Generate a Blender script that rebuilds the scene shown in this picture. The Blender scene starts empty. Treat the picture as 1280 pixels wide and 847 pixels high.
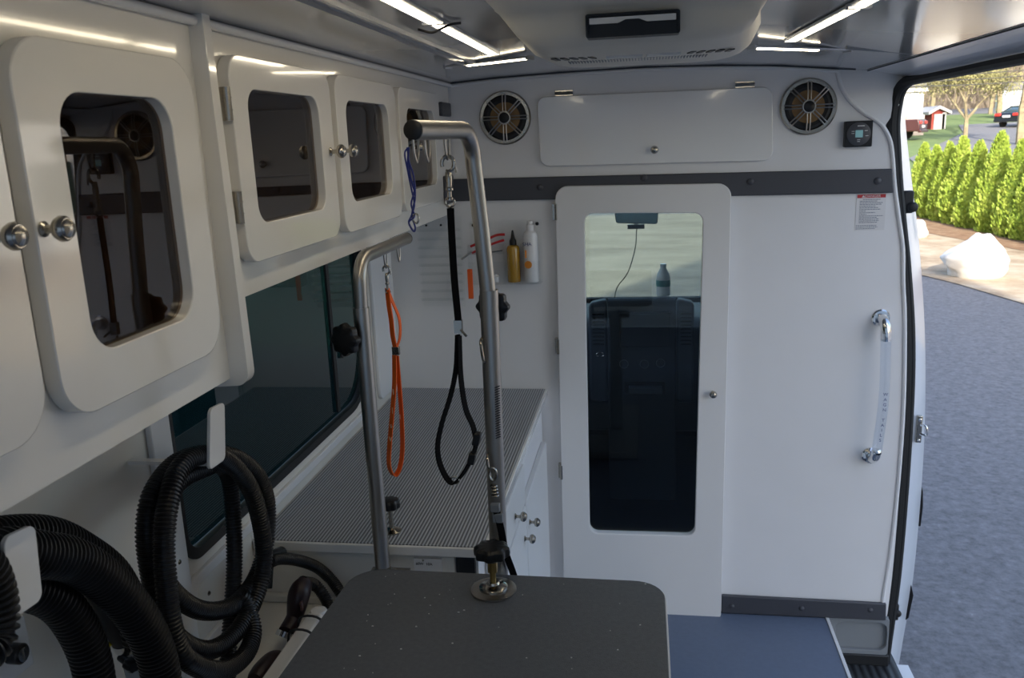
import bpy, bmesh, math, random
from mathutils import Vector as Vec, Matrix, noise
R = math.radians
scene = bpy.context.scene
C = bpy.data.collections.new('van'); scene.collection.children.link(C)
random.seed(7)

# ------------------------------------------------------------------ camera (fitted from the photo's vanishing points)
F, YW, PT, RL, CH = 1055.4, -0.161005, -0.230975, -0.0397458, 1.60
fw = Vec((math.sin(YW)*math.cos(PT), math.cos(YW)*math.cos(PT), math.sin(PT)))
r0 = Vec((math.cos(YW), -math.sin(YW), 0)); u0 = r0.cross(fw)
rt = r0*math.cos(RL) + u0*math.sin(RL); up = -r0*math.sin(RL) + u0*math.cos(RL)
CAM = Vec((0, 0, CH))
cd = bpy.data.cameras.new('camera'); cam = bpy.data.objects.new('camera', cd); C.objects.link(cam)
cam.matrix_world = Matrix(((rt.x, up.x, -fw.x, 0), (rt.y, up.y, -fw.y, 0), (rt.z, up.z, -fw.z, CH), (0, 0, 0, 1)))
cd.sensor_width = 36; cd.lens = F*36/1280; cd.clip_start = .02; cd.clip_end = 500
cd.dof.use_dof = True; cd.dof.focus_distance = 1.9; cd.dof.aperture_fstop = 11
scene.camera = cam

def P(px, py, ax, v):
    """the place on the plane (axis ax = v) that a point measured in the photo lies on"""
    d = rt*((px-640)/F) - up*((py-423.5)/F) + fw
    return CAM + d*((v-CAM[ax])/d[ax])
def PX(px, py, x): return P(px, py, 0, x)
def PY(px, py, y): return P(px, py, 1, y)

# ------------------------------------------------------------------ materials
M = {}
def nodes(name):
    m = bpy.data.materials.new(name); m.use_nodes = True; nt = m.node_tree
    return m, nt, nt.nodes['Principled BSDF'], nt.nodes['Material Output']
def mat(name, col, rough=.5, metal=0, var=.04, vs=8, bump=0, bs=200, coat=0, emit=None, es=0, spec=.5, stretch=None):
    m, nt, b, o = nodes(name); N, L = nt.nodes, nt.links
    b.inputs['Roughness'].default_value = rough; b.inputs['Metallic'].default_value = metal
    b.inputs['Specular IOR Level'].default_value = spec; b.inputs['Coat Weight'].default_value = coat
    b.inputs['Coat Roughness'].default_value = .05
    tc = N.new('ShaderNodeTexCoord'); mp = N.new('ShaderNodeMapping'); L.new(tc.outputs['Object'], mp.inputs[0])
    if stretch: mp.inputs['Scale'].default_value = stretch
    n = N.new('ShaderNodeTexNoise'); n.inputs['Scale'].default_value = vs; n.inputs['Detail'].default_value = 4
    L.new(mp.outputs[0], n.inputs['Vector'])
    mx = N.new('ShaderNodeMix'); mx.data_type = 'RGBA'
    mx.inputs[6].default_value = tuple(c*(1-var) for c in col)+(1,); mx.inputs[7].default_value = tuple(min(1, c*(1+var)) for c in col)+(1,)
    L.new(n.outputs[0], mx.inputs[0]); L.new(mx.outputs[2], b.inputs['Base Color'])
    if bump:
        n2 = N.new('ShaderNodeTexNoise'); n2.inputs['Scale'].default_value = bs; n2.inputs['Detail'].default_value = 5
        L.new(mp.outputs[0], n2.inputs['Vector'])
        bp = N.new('ShaderNodeBump'); bp.inputs['Strength'].default_value = bump; bp.inputs['Distance'].default_value = .002
        L.new(n2.outputs[0], bp.inputs['Height']); L.new(bp.outputs[0], b.inputs['Normal'])
    if emit:
        b.inputs['Emission Color'].default_value = emit+(1,); b.inputs['Emission Strength'].default_value = es
    M[name] = m; return m
def ramp_mat(name, stops, scale, rough=.9, stretch=None, bump=0, detail=8, dist=.02):
    m, nt, b, o = nodes(name); N, L = nt.nodes, nt.links
    b.inputs['Roughness'].default_value = rough
    tc = N.new('ShaderNodeTexCoord'); mp = N.new('ShaderNodeMapping'); L.new(tc.outputs['Object'], mp.inputs[0])
    if stretch: mp.inputs['Scale'].default_value = stretch
    n = N.new('ShaderNodeTexNoise'); n.inputs['Scale'].default_value = scale; n.inputs['Detail'].default_value = detail; n.inputs['Roughness'].default_value = .65
    L.new(mp.outputs[0], n.inputs['Vector'])
    r = N.new('ShaderNodeValToRGB'); cr = r.color_ramp
    while len(cr.elements) < len(stops): cr.elements.new(.5)
    for e, (p, c) in zip(cr.elements, stops): e.position = p; e.color = c+(1,)
    L.new(n.outputs[0], r.inputs[0]); L.new(r.outputs[0], b.inputs['Base Color'])
    if bump:
        bp = N.new('ShaderNodeBump'); bp.inputs['Strength'].default_value = bump; bp.inputs['Distance'].default_value = dist
        L.new(n.outputs[0], bp.inputs['Height']); L.new(bp.outputs[0], b.inputs['Normal'])
    M[name] = m; return m
def glass(name, tint, ior=1.45, gl=1.0):
    m, nt, b, o = nodes(name); N, L = nt.nodes, nt.links; N.remove(b)
    t = N.new('ShaderNodeBsdfTransparent'); t.inputs[0].default_value = tint+(1,)
    g = N.new('ShaderNodeBsdfGlossy'); g.inputs['Roughness'].default_value = .01; g.inputs[0].default_value = (gl, gl, gl, 1)
    f = N.new('ShaderNodeFresnel'); gm = N.new('ShaderNodeNewGeometry'); iv = N.new('ShaderNodeMix')
    iv.inputs[2].default_value = ior; iv.inputs[3].default_value = 1/ior      # same reflectance from both sides of the pane
    L.new(gm.outputs['Backfacing'], iv.inputs[0]); L.new(iv.outputs[0], f.inputs[0])
    x = N.new('ShaderNodeMixShader'); L.new(f.outputs[0], x.inputs[0]); L.new(t.outputs[0], x.inputs[1]); L.new(g.outputs[0], x.inputs[2])
    L.new(x.outputs[0], o.inputs[0]); M[name] = m; return m
def ribbed(name, c1, c2, scale, rough=.35):
    m, nt, b, o = nodes(name); N, L = nt.nodes, nt.links
    b.inputs['Roughness'].default_value = rough
    tc = N.new('ShaderNodeTexCoord'); w = N.new('ShaderNodeTexWave'); w.bands_direction = 'X'; w.inputs['Scale'].default_value = scale
    w.inputs['Distortion'].default_value = 0
    L.new(tc.outputs['Object'], w.inputs['Vector'])
    mx = N.new('ShaderNodeMix'); mx.data_type = 'RGBA'; mx.inputs[6].default_value = c1+(1,); mx.inputs[7].default_value = c2+(1,)
    L.new(w.outputs[1], mx.inputs[0]); L.new(mx.outputs[2], b.inputs['Base Color'])
    bp = N.new('ShaderNodeBump'); bp.inputs['Strength'].default_value = .6; bp.inputs['Distance'].default_value = .002
    L.new(w.outputs[1], bp.inputs['Height']); L.new(bp.outputs[0], b.inputs['Normal']); M[name] = m; return m

mat('cream_gloss', (.78, .755, .70), .12, var=.02, coat=.6, bump=.02, bs=9)
mat('white_gloss', (.80, .79, .77), .13, var=.02, coat=.5, bump=.02, bs=9)
mat('white_panel', (.78, .775, .78), .28, var=.03)
mat('door_white', (.75, .74, .73), .35, var=.02)
mat('wall_cream', (.72, .69, .63), .35, var=.05)
mat('ceiling_gloss', (.46, .46, .46), .12, var=.05, vs=3, coat=.25, bump=.04, bs=5)
mat('ac_plastic', (.70, .67, .60), .42, var=.03)
mat('rail_alu', (.55, .56, .58), .3, metal=.8)
mat('steel', (.40, .38, .35), .33, metal=1, var=.1, vs=60, stretch=(1, 1, .05))
mat('chrome', (.8, .8, .8), .06, metal=1, var=.02)
mat('nickel', (.42, .39, .34), .2, metal=1)
mat('brass', (.50, .36, .14), .3, metal=1)
mat('black_plastic', (.008, .008, .009), .35, spec=.35)
mat('black_rubber', (.012, .013, .015), .55)
mat('hose_black', (.007, .007, .008), .33, spec=.42)
mat('smooth_hose', (.008, .008, .009), .4, spec=.35)
mat('strap_black', (.003, .003, .004), .8, spec=.15, bump=.5, bs=900)
mat('vinyl_dark', (.055, .057, .068), .42, bump=.25, bs=350)
mat('table_grey', (.098, .106, .120), .6, var=.25, vs=120, bump=.5, bs=500)
mat('platform_blue', (.12, .155, .225), .5, var=.1, vs=60, bump=.3, bs=300)
mat('edge_white', (.7, .7, .7), .35)
mat('grey_plastic', (.22, .235, .25), .45)
mat('bottle_amber', (.42, .23, .02), .2, var=.1, coat=.5)
mat('bottle_white', (.75, .74, .74), .25)
mat('print_orange', (.85, .30, .03), .4)
mat('print_navy', (.05, .07, .2), .5)
mat('print_red', (.5, .03, .04), .5)
mat('print_grey', (.18, .2, .25), .6)
mat('print_black', (.02, .02, .03), .6)
mat('print_cream', (.95, .75, .5), .6)
mat('orange_web', (.88, .13, .008), .6, bump=.3, bs=700)
mat('orange_plastic', (.85, .13, .02), .4)
mat('red_plastic', (.55, .02, .02), .35)
mat('blue_cord', (.01, .02, .17), .45)
mat('dark_red', (.016, .006, .008), .4)
mat('led', (1, .93, .75), .4, emit=(1, .86, .62), es=13)
mat('led_lens', (.75, .75, .74), .25)
mat('cone_kevlar', (.26, .145, .045), .45, var=.35, vs=60)
mat('lcd', (.2, .38, .4), .3, emit=(.3, .6, .65), es=.12)
mat('seal', (.008, .009, .010), .6)
mat('van_white', (.62, .66, .72), .2, coat=.5)
mat('dash', (.022, .027, .038), .6, bump=.3, bs=300)
mat('dash_light', (.05, .06, .08), .55)
mat('cab_dark', (.012, .013, .016), .8)
mat('seat_cloth', (.03, .035, .045), .9)
mat('yellow_tube', (.65, .5, .02), .4)
glass('cab_glass', (.80, .84, .82), 1.45)
glass('tint_glass', (.44, .34, .25), 1.5)
glass('clear_plastic', (.90, .93, .97), 1.7)
glass('van_glass', (.07, .15, .15), 1.5)
glass('acrylic', (.975, .98, .98), 1.22)
glass('screen_glass', (.82, .86, .84), 1.4)
ribbed('ribbed_mat', (.09, .095, .105), (.50, .52, .55), 40)
ribbed('tread_rib', (.01, .01, .012), (.05, .055, .06), 12)
ramp_mat('asphalt', [(.3, (.10, .10, .108)), (.5, (.16, .16, .172)), (.68, (.21, .21, .225)), (.8, (.4, .4, .4))], 22, .85, bump=.5)
ramp_mat('dirt', [(.3, (.24, .17, .11)), (.5, (.38, .30, .21)), (.7, (.46, .39, .30))], 2.2, .95, bump=.3)
ramp_mat('mulch', [(.3, (.17, .085, .045)), (.55, (.26, .155, .085)), (.75, (.34, .24, .15))], 5, .95, bump=.5)
ramp_mat('grass', [(.3, (.08, .13, .04)), (.7, (.16, .22, .07))], 3, .95)
ramp_mat('hedge_leaf', [(.25, (.12, .20, .02)), (.5, (.25, .34, .04)), (.75, (.42, .47, .10))], 5, .7)
ramp_mat('tree_leaf', [(.3, (.17, .16, .06)), (.7, (.33, .31, .13))], 1, .8)
ramp_mat('bark', [(.3, (.14, .11, .07)), (.7, (.32, .27, .16))], 3, .9)
ramp_mat('woods', [(.3, (.10, .075, .055)), (.7, (.24, .20, .15))], .6, .95)
ramp_mat('sand', [(.3, (.20, .175, .14)), (.5, (.29, .26, .215)), (.7, (.36, .325, .27))], .9, .95, stretch=(.5, 1.5, 1))
mat('rock', (.62, .60, .56), .8, bump=.8, bs=4)
mat('car_paint', (.009, .012, .018), .15, coat=1)
mat('truck_paint', (.045, .010, .012), .3, coat=.6)
mat('car_glass', (.03, .05, .05), .08)
mat('tail_red', (.7, .04, .03), .3)
mat('tyre', (.02, .02, .02), .8)
mat('siding', (.6, .6, .6), .7)
mat('house_trim', (.5, .42, .36), .8)
mat('shed_red', (.30, .05, .04), .8)
mat('roof', (.16, .15, .15), .9)
mat('wire', (.05, .05, .05), .7)
def siding_bands(name, c):
    m, nt, b, o = nodes(name); N, L = nt.nodes, nt.links
    tc = N.new('ShaderNodeTexCoord'); w = N.new('ShaderNodeTexWave'); w.bands_direction = 'Z'; w.wave_profile = 'SAW'; w.inputs['Scale'].default_value = 1.3
    L.new(tc.outputs['Object'], w.inputs['Vector'])
    mx = N.new('ShaderNodeMix'); mx.data_type = 'RGBA'; mx.inputs[6].default_value = tuple(k*.7 for k in c)+(1,); mx.inputs[7].default_value = c+(1,)
    L.new(w.outputs[1], mx.inputs[0]); L.new(mx.outputs[2], b.inputs['Base Color']); b.inputs['Roughness'].default_value = .7; M[name] = m
siding_bands('clapboard', (.7, .71, .71))

# ------------------------------------------------------------------ mesh builder
def rpoly(pts, r, n=6):
    """polygon with rounded corners; r is one radius or one per corner"""
    out = []; k = len(pts)
    rs = r if isinstance(r, (list, tuple)) else [r]*k
    for i in range(k):
        p = Vec(pts[i]); a = Vec(pts[i-1]); b = Vec(pts[(i+1) % k]); rr = rs[i]
        p0 = p + (a-p).normalized()*min(rr, (a-p).length*.5); p1 = p + (b-p).normalized()*min(rr, (b-p).length*.5)
        for j in range(n+1):
            t = j/n; w = .586*2 - .0
            # rational quadratic = near circular arc
            c = .7071; d = (1-t)**2 + 2*c*t*(1-t) + t*t
            out.append((p0*(1-t)**2 + p*(2*c*t*(1-t)) + p1*t*t)/d)
    return out
def rect(a0, a1, b0, b1): return [(a0, b0), (a1, b0), (a1, b1), (a0, b1)]
def spline(pts, closed=False, per=10):
    pts = [Vec(p) for p in pts]; out = []; k = len(pts)
    rng = range(k if closed else k-1)
    for i in rng:
        p1, p2 = pts[i], pts[(i+1) % k]
        p0 = pts[i-1] if (closed or i > 0) else p1*2-p2
        p3 = pts[(i+2) % k] if (closed or i < k-2) else p2*2-p1
        for j in range(per):
            t = j/per
            out.append(.5*((2*p1)+(p2-p0)*t+(2*p0-5*p1+4*p2-p3)*t*t+(3*p1-p0-3*p2+p3)*t**3))
    if not closed: out.append(pts[-1])
    return out
def resample(pts, step):
    out = [pts[0].copy()]; acc = 0
    for a, b in zip(pts, pts[1:]):
        L = (b-a).length; d = step-acc
        while d <= L:
            out.append(a+(b-a)*(d/L)); d += step
        acc = L-(d-step)
    return out
MAPX = lambda X: (lambda a, b, d: Vec((X+d, a, b)))          # a=y b=z, depth along +x
MAPY = lambda Y: (lambda a, b, d: Vec((a, Y+d, b)))          # a=x b=z
MAPZ = lambda Z: (lambda a, b, d: Vec((a, b, Z+d)))          # a=x b=y
class B:
    def __init__(s): s.bm = bmesh.new()
    def face(s, vs):
        try: return s.bm.faces.new(vs)
        except ValueError: return None
    def box(s, x0, x1, y0, y1, z0, z1):
        v = [s.bm.verts.new((x, y, z)) for x in (x0, x1) for y in (y0, y1) for z in (z0, z1)]
        for f in ((0,1,3,2),(4,6,7,5),(0,4,5,1),(2,3,7,6),(0,2,6,4),(1,5,7,3)): s.face([v[i] for i in f])
        return s
    def obox(s, c, sx, sy, sz, ux=Vec((1,0,0)), uy=Vec((0,1,0)), uz=Vec((0,0,1))):
        c = Vec(c)
        v = [s.bm.verts.new(c+ux*(a*sx/2)+uy*(b*sy/2)+uz*(d*sz/2)) for a in (-1,1) for b in (-1,1) for d in (-1,1)]
        for f in ((0,1,3,2),(4,6,7,5),(0,4,5,1),(2,3,7,6),(0,2,6,4),(1,5,7,3)): s.face([v[i] for i in f])
        return s
    def prism(s, out, mp, d0, d1):
        a = [s.bm.verts.new(mp(p[0], p[1], d0)) for p in out]; b = [s.bm.verts.new(mp(p[0], p[1], d1)) for p in out]
        s.face(a); s.face(b[::-1]); n = len(a)
        for i in range(n): s.face([a[i], a[(i+1) % n], b[(i+1) % n], b[i]])
        return s
    def ring(s, out, inn, mp, d0, d1):
        A = [[s.bm.verts.new(mp(p[0], p[1], d)) for p in q] for q in (out, inn) for d in (d0, d1)]
        o0, o1, i0, i1 = A; n = len(o0)
        for i in range(n):
            j = (i+1) % n
            s.face([o0[i], o0[j], i0[j], i0[i]]); s.face([o1[j], o1[i], i1[i], i1[j]])
            s.face([o0[j], o0[i], o1[i], o1[j]]); s.face([i0[i], i0[j], i1[j], i1[i]])
        return s
    def tube(s, pts, r, seg=12, closed=False, radii=None, flat=None, caps=True):
        """sweep; flat=(w, t, dir) makes a ribbon whose width lies along dir"""
        pts = [Vec(p) for p in pts]; n = len(pts); rings = []; prev = None
        for i in range(n):
            if closed: t = pts[(i+1) % n]-pts[i-1]
            else: t = pts[min(i+1, n-1)]-pts[max(i-1, 0)]
            t.normalize()
            if prev is None:
                ref = Vec((0, 0, 1)) if abs(t.z) < .9 else Vec((1, 0, 0)); u = t.cross(ref).normalized()
            else: u = (prev - t*prev.dot(t)).normalized()
            prev = u; v = t.cross(u); rad = radii[i] if radii else r
            if flat:
                w = Vec(flat[2]); w = (w - t*w.dot(t)).normalized(); q = t.cross(w)
                rings.append([s.bm.verts.new(pts[i]+w*(a*flat[0]/2)+q*(b*flat[1]/2)) for a, b in ((-1,-1),(1,-1),(1,1),(-1,1))])
            else:
                rings.append([s.bm.verts.new(pts[i]+(u*math.cos(2*math.pi*k/seg)+v*math.sin(2*math.pi*k/seg))*rad) for k in range(seg)])
        m = len(rings[0])
        for i in range(n if closed else n-1):
            a, b = rings[i], rings[(i+1) % n]
            for k in range(m): s.face([a[k], a[(k+1) % m], b[(k+1) % m], b[k]])
        if not closed and caps: s.face(rings[0][::-1]); s.face(rings[-1])
        return s
    def corr(s, pts, r, pitch=.006, depth=.12, seg=14):
        q = resample(pts, pitch/4); radii = [r*(1 if (i % 4) < 2 else 1-depth) for i in range(len(q))]
        return s.tube(q, r, seg, radii=radii)
    def lathe(s, prof, o, ax, seg=24):
        o = Vec(o); ax = Vec(ax).normalized(); ref = Vec((0,0,1)) if abs(ax.z) < .9 else Vec((1,0,0))
        u = ax.cross(ref).normalized(); v = ax.cross(u); rings = []
        for (r, h) in prof:
            if r < 1e-6: rings.append([s.bm.verts.new(o+ax*h)])
            else: rings.append([s.bm.verts.new(o+ax*h+(u*math.cos(2*math.pi*k/seg)+v*math.sin(2*math.pi*k/seg))*r) for k in range(seg)])
        for a, b in zip(rings, rings[1:]):
            for k in range(seg):
                if len(a) == 1 and len(b) == 1: continue
                if len(a) == 1: s.face([a[0], b[k], b[(k+1) % seg]])
                elif len(b) == 1: s.face([a[(k+1) % seg], a[k], b[0]])
                else: s.face([a[k], b[k], b[(k+1) % seg], a[(k+1) % seg]])
        if len(rings[0]) > 1: s.face(rings[0])
        if len(rings[-1]) > 1: s.face(rings[-1][::-1])
        return s
    def cyl(s, a, b, r, seg=20):
        a, b = Vec(a), Vec(b); return s.lathe([(r, 0), (r, (b-a).length)], a, b-a, seg)
    def build(s, name, m, parent=None, label=None, bevel=0, smooth=35, kind=None):
        bmesh.ops.recalc_face_normals(s.bm, faces=s.bm.faces)
        me = bpy.data.meshes.new(name); s.bm.to_mesh(me); s.bm.free()
        me.materials.append(M[m]); 
        if smooth:
            for p in me.polygons: p.use_smooth = True
            me.set_sharp_from_angle(angle=R(smooth))
        o = bpy.data.objects.new(name, me); C.objects.link(o)
        if parent: adopt(o, parent)
        if label: o['label'] = label
        if kind: o['kind'] = kind
        if bevel:
            b = o.modifiers.new('bevel', 'BEVEL'); b.width = bevel; b.segments = 2; b.limit_method = 'ANGLE'; b.angle_limit = R(40)
        return o
WM = {}
def wm(o):
    if o.parent: return wm(o.parent) @ o.matrix_parent_inverse @ o.matrix_basis
    return o.matrix_basis
def adopt(o, p):
    o.parent = p; o.matrix_parent_inverse = wm(p).inverted()
def thing(name, loc, label, cat, group=None, kind=None):
    o = bpy.data.objects.new(name, None); o.empty_display_size = .05; C.objects.link(o); o.location = loc
    tag(o, label, cat, group); return o
def tag(o, label, cat, group=None):
    o['label'] = label; o['category'] = cat
    if group: o['group'] = group
    return o
def struct(o): o['kind'] = 'structure'; return o
def copy_tree(o, off, parent=None):
    c = o.copy(); C.objects.link(c)
    if parent: c.parent = parent
    else: c.location = o.location + Vec(off)
    for ch in list(o.children): copy_tree(ch, off, c)
    return c
def text(s, name, m, parent, o, ux, uy, size, depth=.0004, align='CENTER', label=None):
    """lettering laid on a surface: o = anchor, ux = reading direction, uy = up of the letters"""
    cu = bpy.data.curves.new(name, 'FONT'); cu.body = s; cu.size = size; cu.align_x = align; cu.align_y = 'CENTER'; cu.extrude = depth
    t = bpy.data.objects.new(name, cu); C.objects.link(t)
    bpy.context.view_layer.update()
    me = bpy.data.meshes.new_from_object(t); C.objects.unlink(t); bpy.data.objects.remove(t)
    ux = Vec(ux).normalized(); uy = Vec(uy).normalized(); n = ux.cross(uy)
    me.transform(Matrix(((ux.x, uy.x, n.x, o[0]), (ux.y, uy.y, n.y, o[1]), (ux.z, uy.z, n.z, o[2]), (0,0,0,1))))
    me.materials.clear(); me.materials.append(M[m])
    ob = bpy.data.objects.new(name, me); C.objects.link(ob)
    if parent: adopt(ob, parent)
    if label: ob['label'] = label
    return ob
def knob_bm(b, o, ax, s=1.0):
    b.lathe([(.0095*s, 0), (.0095*s, .002*s), (.0055*s, .005*s), (.0045*s, .012*s), (.006*s, .016*s), (.013*s, .019*s), (.0155*s, .024*s), (.015*s, .029*s), (.0125*s, .0325*s), (.0115*s, .0325*s), (.0105*s, .035*s), (.005*s, .0375*s), (0, .038*s)], o, ax, 28)

# ------------------------------------------------------------------ THE VAN SHELL
XL = -.851; CEIL = 1.80; YB = 2.75
# floor
b = B(); b.box(-.86, .615, -.62, 2.745, -.10, -.045); struct(b.build('floor', 'platform_blue', bevel=.004))
b = B(); b.box(.612, .622, 1.40, 2.742, -.30, -.0415); struct(b.build('trim_1', 'edge_white'))
b = B(); b.box(.622, .86, 1.40, 2.9, -.26, -.225); o = struct(b.build('floor', 'tread_rib')); o.name = 'floor_step'; o['kind'] = 'structure'
b = B(); b.box(.60, .95, -.62, 1.40, -.30, -.045); struct(b.build('floor', 'platform_blue')).name = 'floor_rear'
# ceiling: flat panel with covings down to the walls
b = B()
prof = [(-.87, 1.784), (-.62, 1.784), (-.465, 1.794), (-.26, 1.800), (0, 1.803), (.226, 1.797), (.40, 1.787), (.57, 1.770), (.662, 1.762)]
outer = [(x, z+.04) for x, z in prof]
for (x0, z0), (x1, z1) in zip(prof, prof[1:]):
    v = [b.bm.verts.new(p) for p in ((x0, -.62, z0), (x1, -.62, z1), (x1, 2.79, z1), (x0, 2.79, z0), (x0, -.62, z0+.04), (x1, -.62, z1+.04), (x1, 2.79, z1+.04), (x0, 2.79, z0+.04))]
    for f in ((0,1,2,3), (7,6,5,4), (0,4,5,1), (2,6,7,3)): b.face([v[i] for i in f])
bmesh.ops.remove_doubles(b.bm, verts=b.bm.verts, dist=.0005)
struct(b.build('ceiling', 'ceiling_gloss', smooth=50))
# left wall with the tinted window opening
wy0, wy1, wz0, wz1 = 1.335, 2.43, .853, 1.46
wo = rpoly([(wy0, wz0), (wy1, wz0), (wy1, wz1), (wy0, wz1)], [.05, .17, .12, .05], 8)
b = B()
b.ring(rpoly(rect(1.20, 2.80, .70, 1.70), .0001, 8), wo, MAPX(XL), 0, -.03)
b.box(XL-.03, XL, -.62, 1.20, -.1, 1.80); b.box(XL-.03, XL, 1.20, 2.80, -.1, .70); b.box(XL-.03, XL, 1.20, 2.80, 1.70, 1.80)
struct(b.build('wall_left', 'wall_cream'))
b = B(); b.ring(rpoly([(wy0-.012, wz0-.012), (wy1+.012, wz0-.012), (wy1+.012, wz1+.012), (wy0-.012, wz1+.012)], [.06, .18, .13, .06], 8),
                rpoly([(wy0+.008, wz0+.008), (wy1-.008, wz0+.008), (wy1-.008, wz1-.008), (wy0+.008, wz1-.008)], [.045, .16, .115, .05], 8), MAPX(XL), .004, -.02)
w1 = struct(b.build('window_1', 'black_rubber'))
b = B(); b.prism(rpoly([(wy0+.01, wz0+.01), (wy1-.01, wz0+.01), (wy1-.01, wz1-.01), (wy0+.01, wz1-.01)], [.045, .16, .11, .05], 8), MAPX(XL), -.012, -.016)
b.build('window_glass', 'van_glass', w1, smooth=0)
b = B()   # sliding sash bar and catch on the window
b.box(XL-.010, XL-.004, 2.165, 2.185, wz0+.02, 1.4)
b.lathe([(.009, 0), (.009, .006), (0, .008)], (XL-.011, 2.24, 1.02), (1, 0, 0), 14)
b.build('sash_bar', 'black_rubber', w1)
# trim: white window pillar panel, wall panel edge with screws
b = B(); b.prism(rpoly(rect(2.50, 2.715, .80, 1.42), .03), MAPX(XL), 0, .012); struct(b.build('trim_2', 'white_panel', bevel=.003))
b = B(); b.ring(rpoly([(1.20, .64), (2.42, .64), (2.42, .82), (1.33, .82)], [.01, .02, .02, .02]), rpoly([(1.30, .68), (2.40, .68), (2.40, .80), (1.345, .80)], [.01]*4), MAPX(XL), 0, .01)
struct(b.build('trim_3', 'white_panel', bevel=.002))
b = B(); b.box(XL, XL+.012, 1.262, 1.322, .66, 1.25); struct(b.build('trim_4', 'white_panel', bevel=.003))
b = B()
for (px, py) in ((224, 702), (261, 741), (300, 722), (337, 668)):
    b.lathe([(.005, 0), (.005, .001), (.003, .003), (0, .0035)], PX(px, py, XL+.011), (1, 0, 0), 12)
tag(b.build('panel_screws', 'nickel'), 'small silver screw heads along the left wall panel under the window', 'screws')['kind'] = 'structure'

# bulkhead (front wall)
edge = [(.57, 1.764), (.578, 1.735), (.591, 1.704), (.615, 1.672), (.649, 1.641), (.685, 1.618), (.708, 1.598), (.728, 1.565), (.74, 1.521), (.753, 1.423), (.77, 1.33), (.789, 1.229), (.803, 1.12), (.815, 1.002), (.829, .74), (.83, .465), (.821, .206), (.808, .042), (.808, -.043)]
edge = [(x-(.0 if z > 1.2 else .006), z) for x, z in edge]
def arc_z(x): return 1.812 - .012*(x/.62)**2
top = [(x/20.0, arc_z(x/20.0)) for x in range(11, -14, -1)]
b = B()
right = [(.22, -.043)]+[(edge[-1][0], -.043)]+edge[::-1][1:]+[p for p in top if p[0] >= .25]+[(.22, arc_z(.22))]
b.prism(right, MAPY(YB), 0, .02)
b.prism([(-.24, -.1), (-.87, -.1), (-.87, 1.78)]+[p for p in top if p[0] <= -.25][::-1]+[(-.24, arc_z(-.24))], MAPY(YB), 0, .02)
b.prism([(-.24, 1.38), (.22, 1.38), (.22, arc_z(.22)), (0, arc_z(0)), (-.24, arc_z(-.24))], MAPY(YB), 0, .02)
b.box(-.24, .22, YB, YB+.02, -.1, .22)
struct(b.build('wall_front', 'white_panel', smooth=0))
# bead around the bulkhead edge
b = B(); b.tube(spline([(x-.004, YB-.001, z) for x, z in edge], per=4), .0065, 8); struct(b.build('trim_5', 'white_panel'))
cline = [(-.62, 1.784), (-.465, 1.794), (-.26, 1.800), (0, 1.803), (.226, 1.797), (.40, 1.787), (.57, 1.770)]
b = B(); b.tube(spline([(x, YB-.003, z-.008) for x, z in cline], per=4), .005, 8); struct(b.build('trim_6', 'white_panel'))
b = B(); b.tube(spline([(x, YB-.004, z-.001) for x, z in cline]+[(.62, 2.755, 1.765)], per=4), .0022, 6); b.tube([(.658, -.6, 1.7605), (.658, 2.77, 1.7605)], .0018, 6); struct(b.build('trim_21', 'dash'))
# corner trim between ceiling and cabinets
b = B(); b.cyl((-.613, .1, 1.777), (-.613, 2.745, 1.777), .007, 12); b.box(-.64, -.618, .1, 2.745, 1.773, 1.784); struct(b.build('trim_7', 'white_gloss'))

# sliding-door opening: pillar behind the bulkhead, header, seal
pil_in = [(.56, 1.83), (.56, 1.60), (.62, 1.55), (.68, 1.45), (.72, 1.2), (.76, .9), (.78, .5), (.77, 0), (.75, -.30)]
seal_c = [(.752, 1.60), (.768, 1.52), (.792, 1.40), (.812, 1.27), (.828, 1.17), (.85, 1.0), (.862, .85), (.868, .67), (.87, .4), (.866, .1), (.853, -.14), (.845, -.30)]
b = B()
pts_out = [(.80, 1.83), (.775, 1.72), (.755, 1.66)]+[(x-.034, z) for x, z in seal_c]
b.prism(pil_in[::-1]+pts_out, MAPY(2.772), 0, .012)
struct(b.build('wall_right', 'white_panel', smooth=0))
# header cove: ceiling edge down to the seal, a curved metal panel
b = B()
cove = [(.655, 1.762), (.69, 1.757), (.72, 1.750), (.748, 1.742), (.765, 1.735), (.775, 1.727)]
for (x0, z0), (x1, z1) in zip(cove, cove[1:]):
    v = [b.bm.verts.new(p) for p in ((x0, -.62, z0-.0), (x1, -.62, z1), (x1, 2.83, z1), (x0, 2.83, z0), (x0+.03, -.62, z0+.03), (x1+.03, -.62, z1+.03), (x1+.03, 2.83, z1+.03), (x0+.03, 2.83, z0+.03))]
    for f in ((0,1,2,3), (7,6,5,4), (0,4,5,1), (2,6,7,3), (1,5,6,2), (0,3,7,4)): b.face([v[i] for i in f])
bmesh.ops.remove_doubles(b.bm, verts=b.bm.verts, dist=.0005)
struct(b.build('trim_8', 'white_panel', smooth=60))
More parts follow.
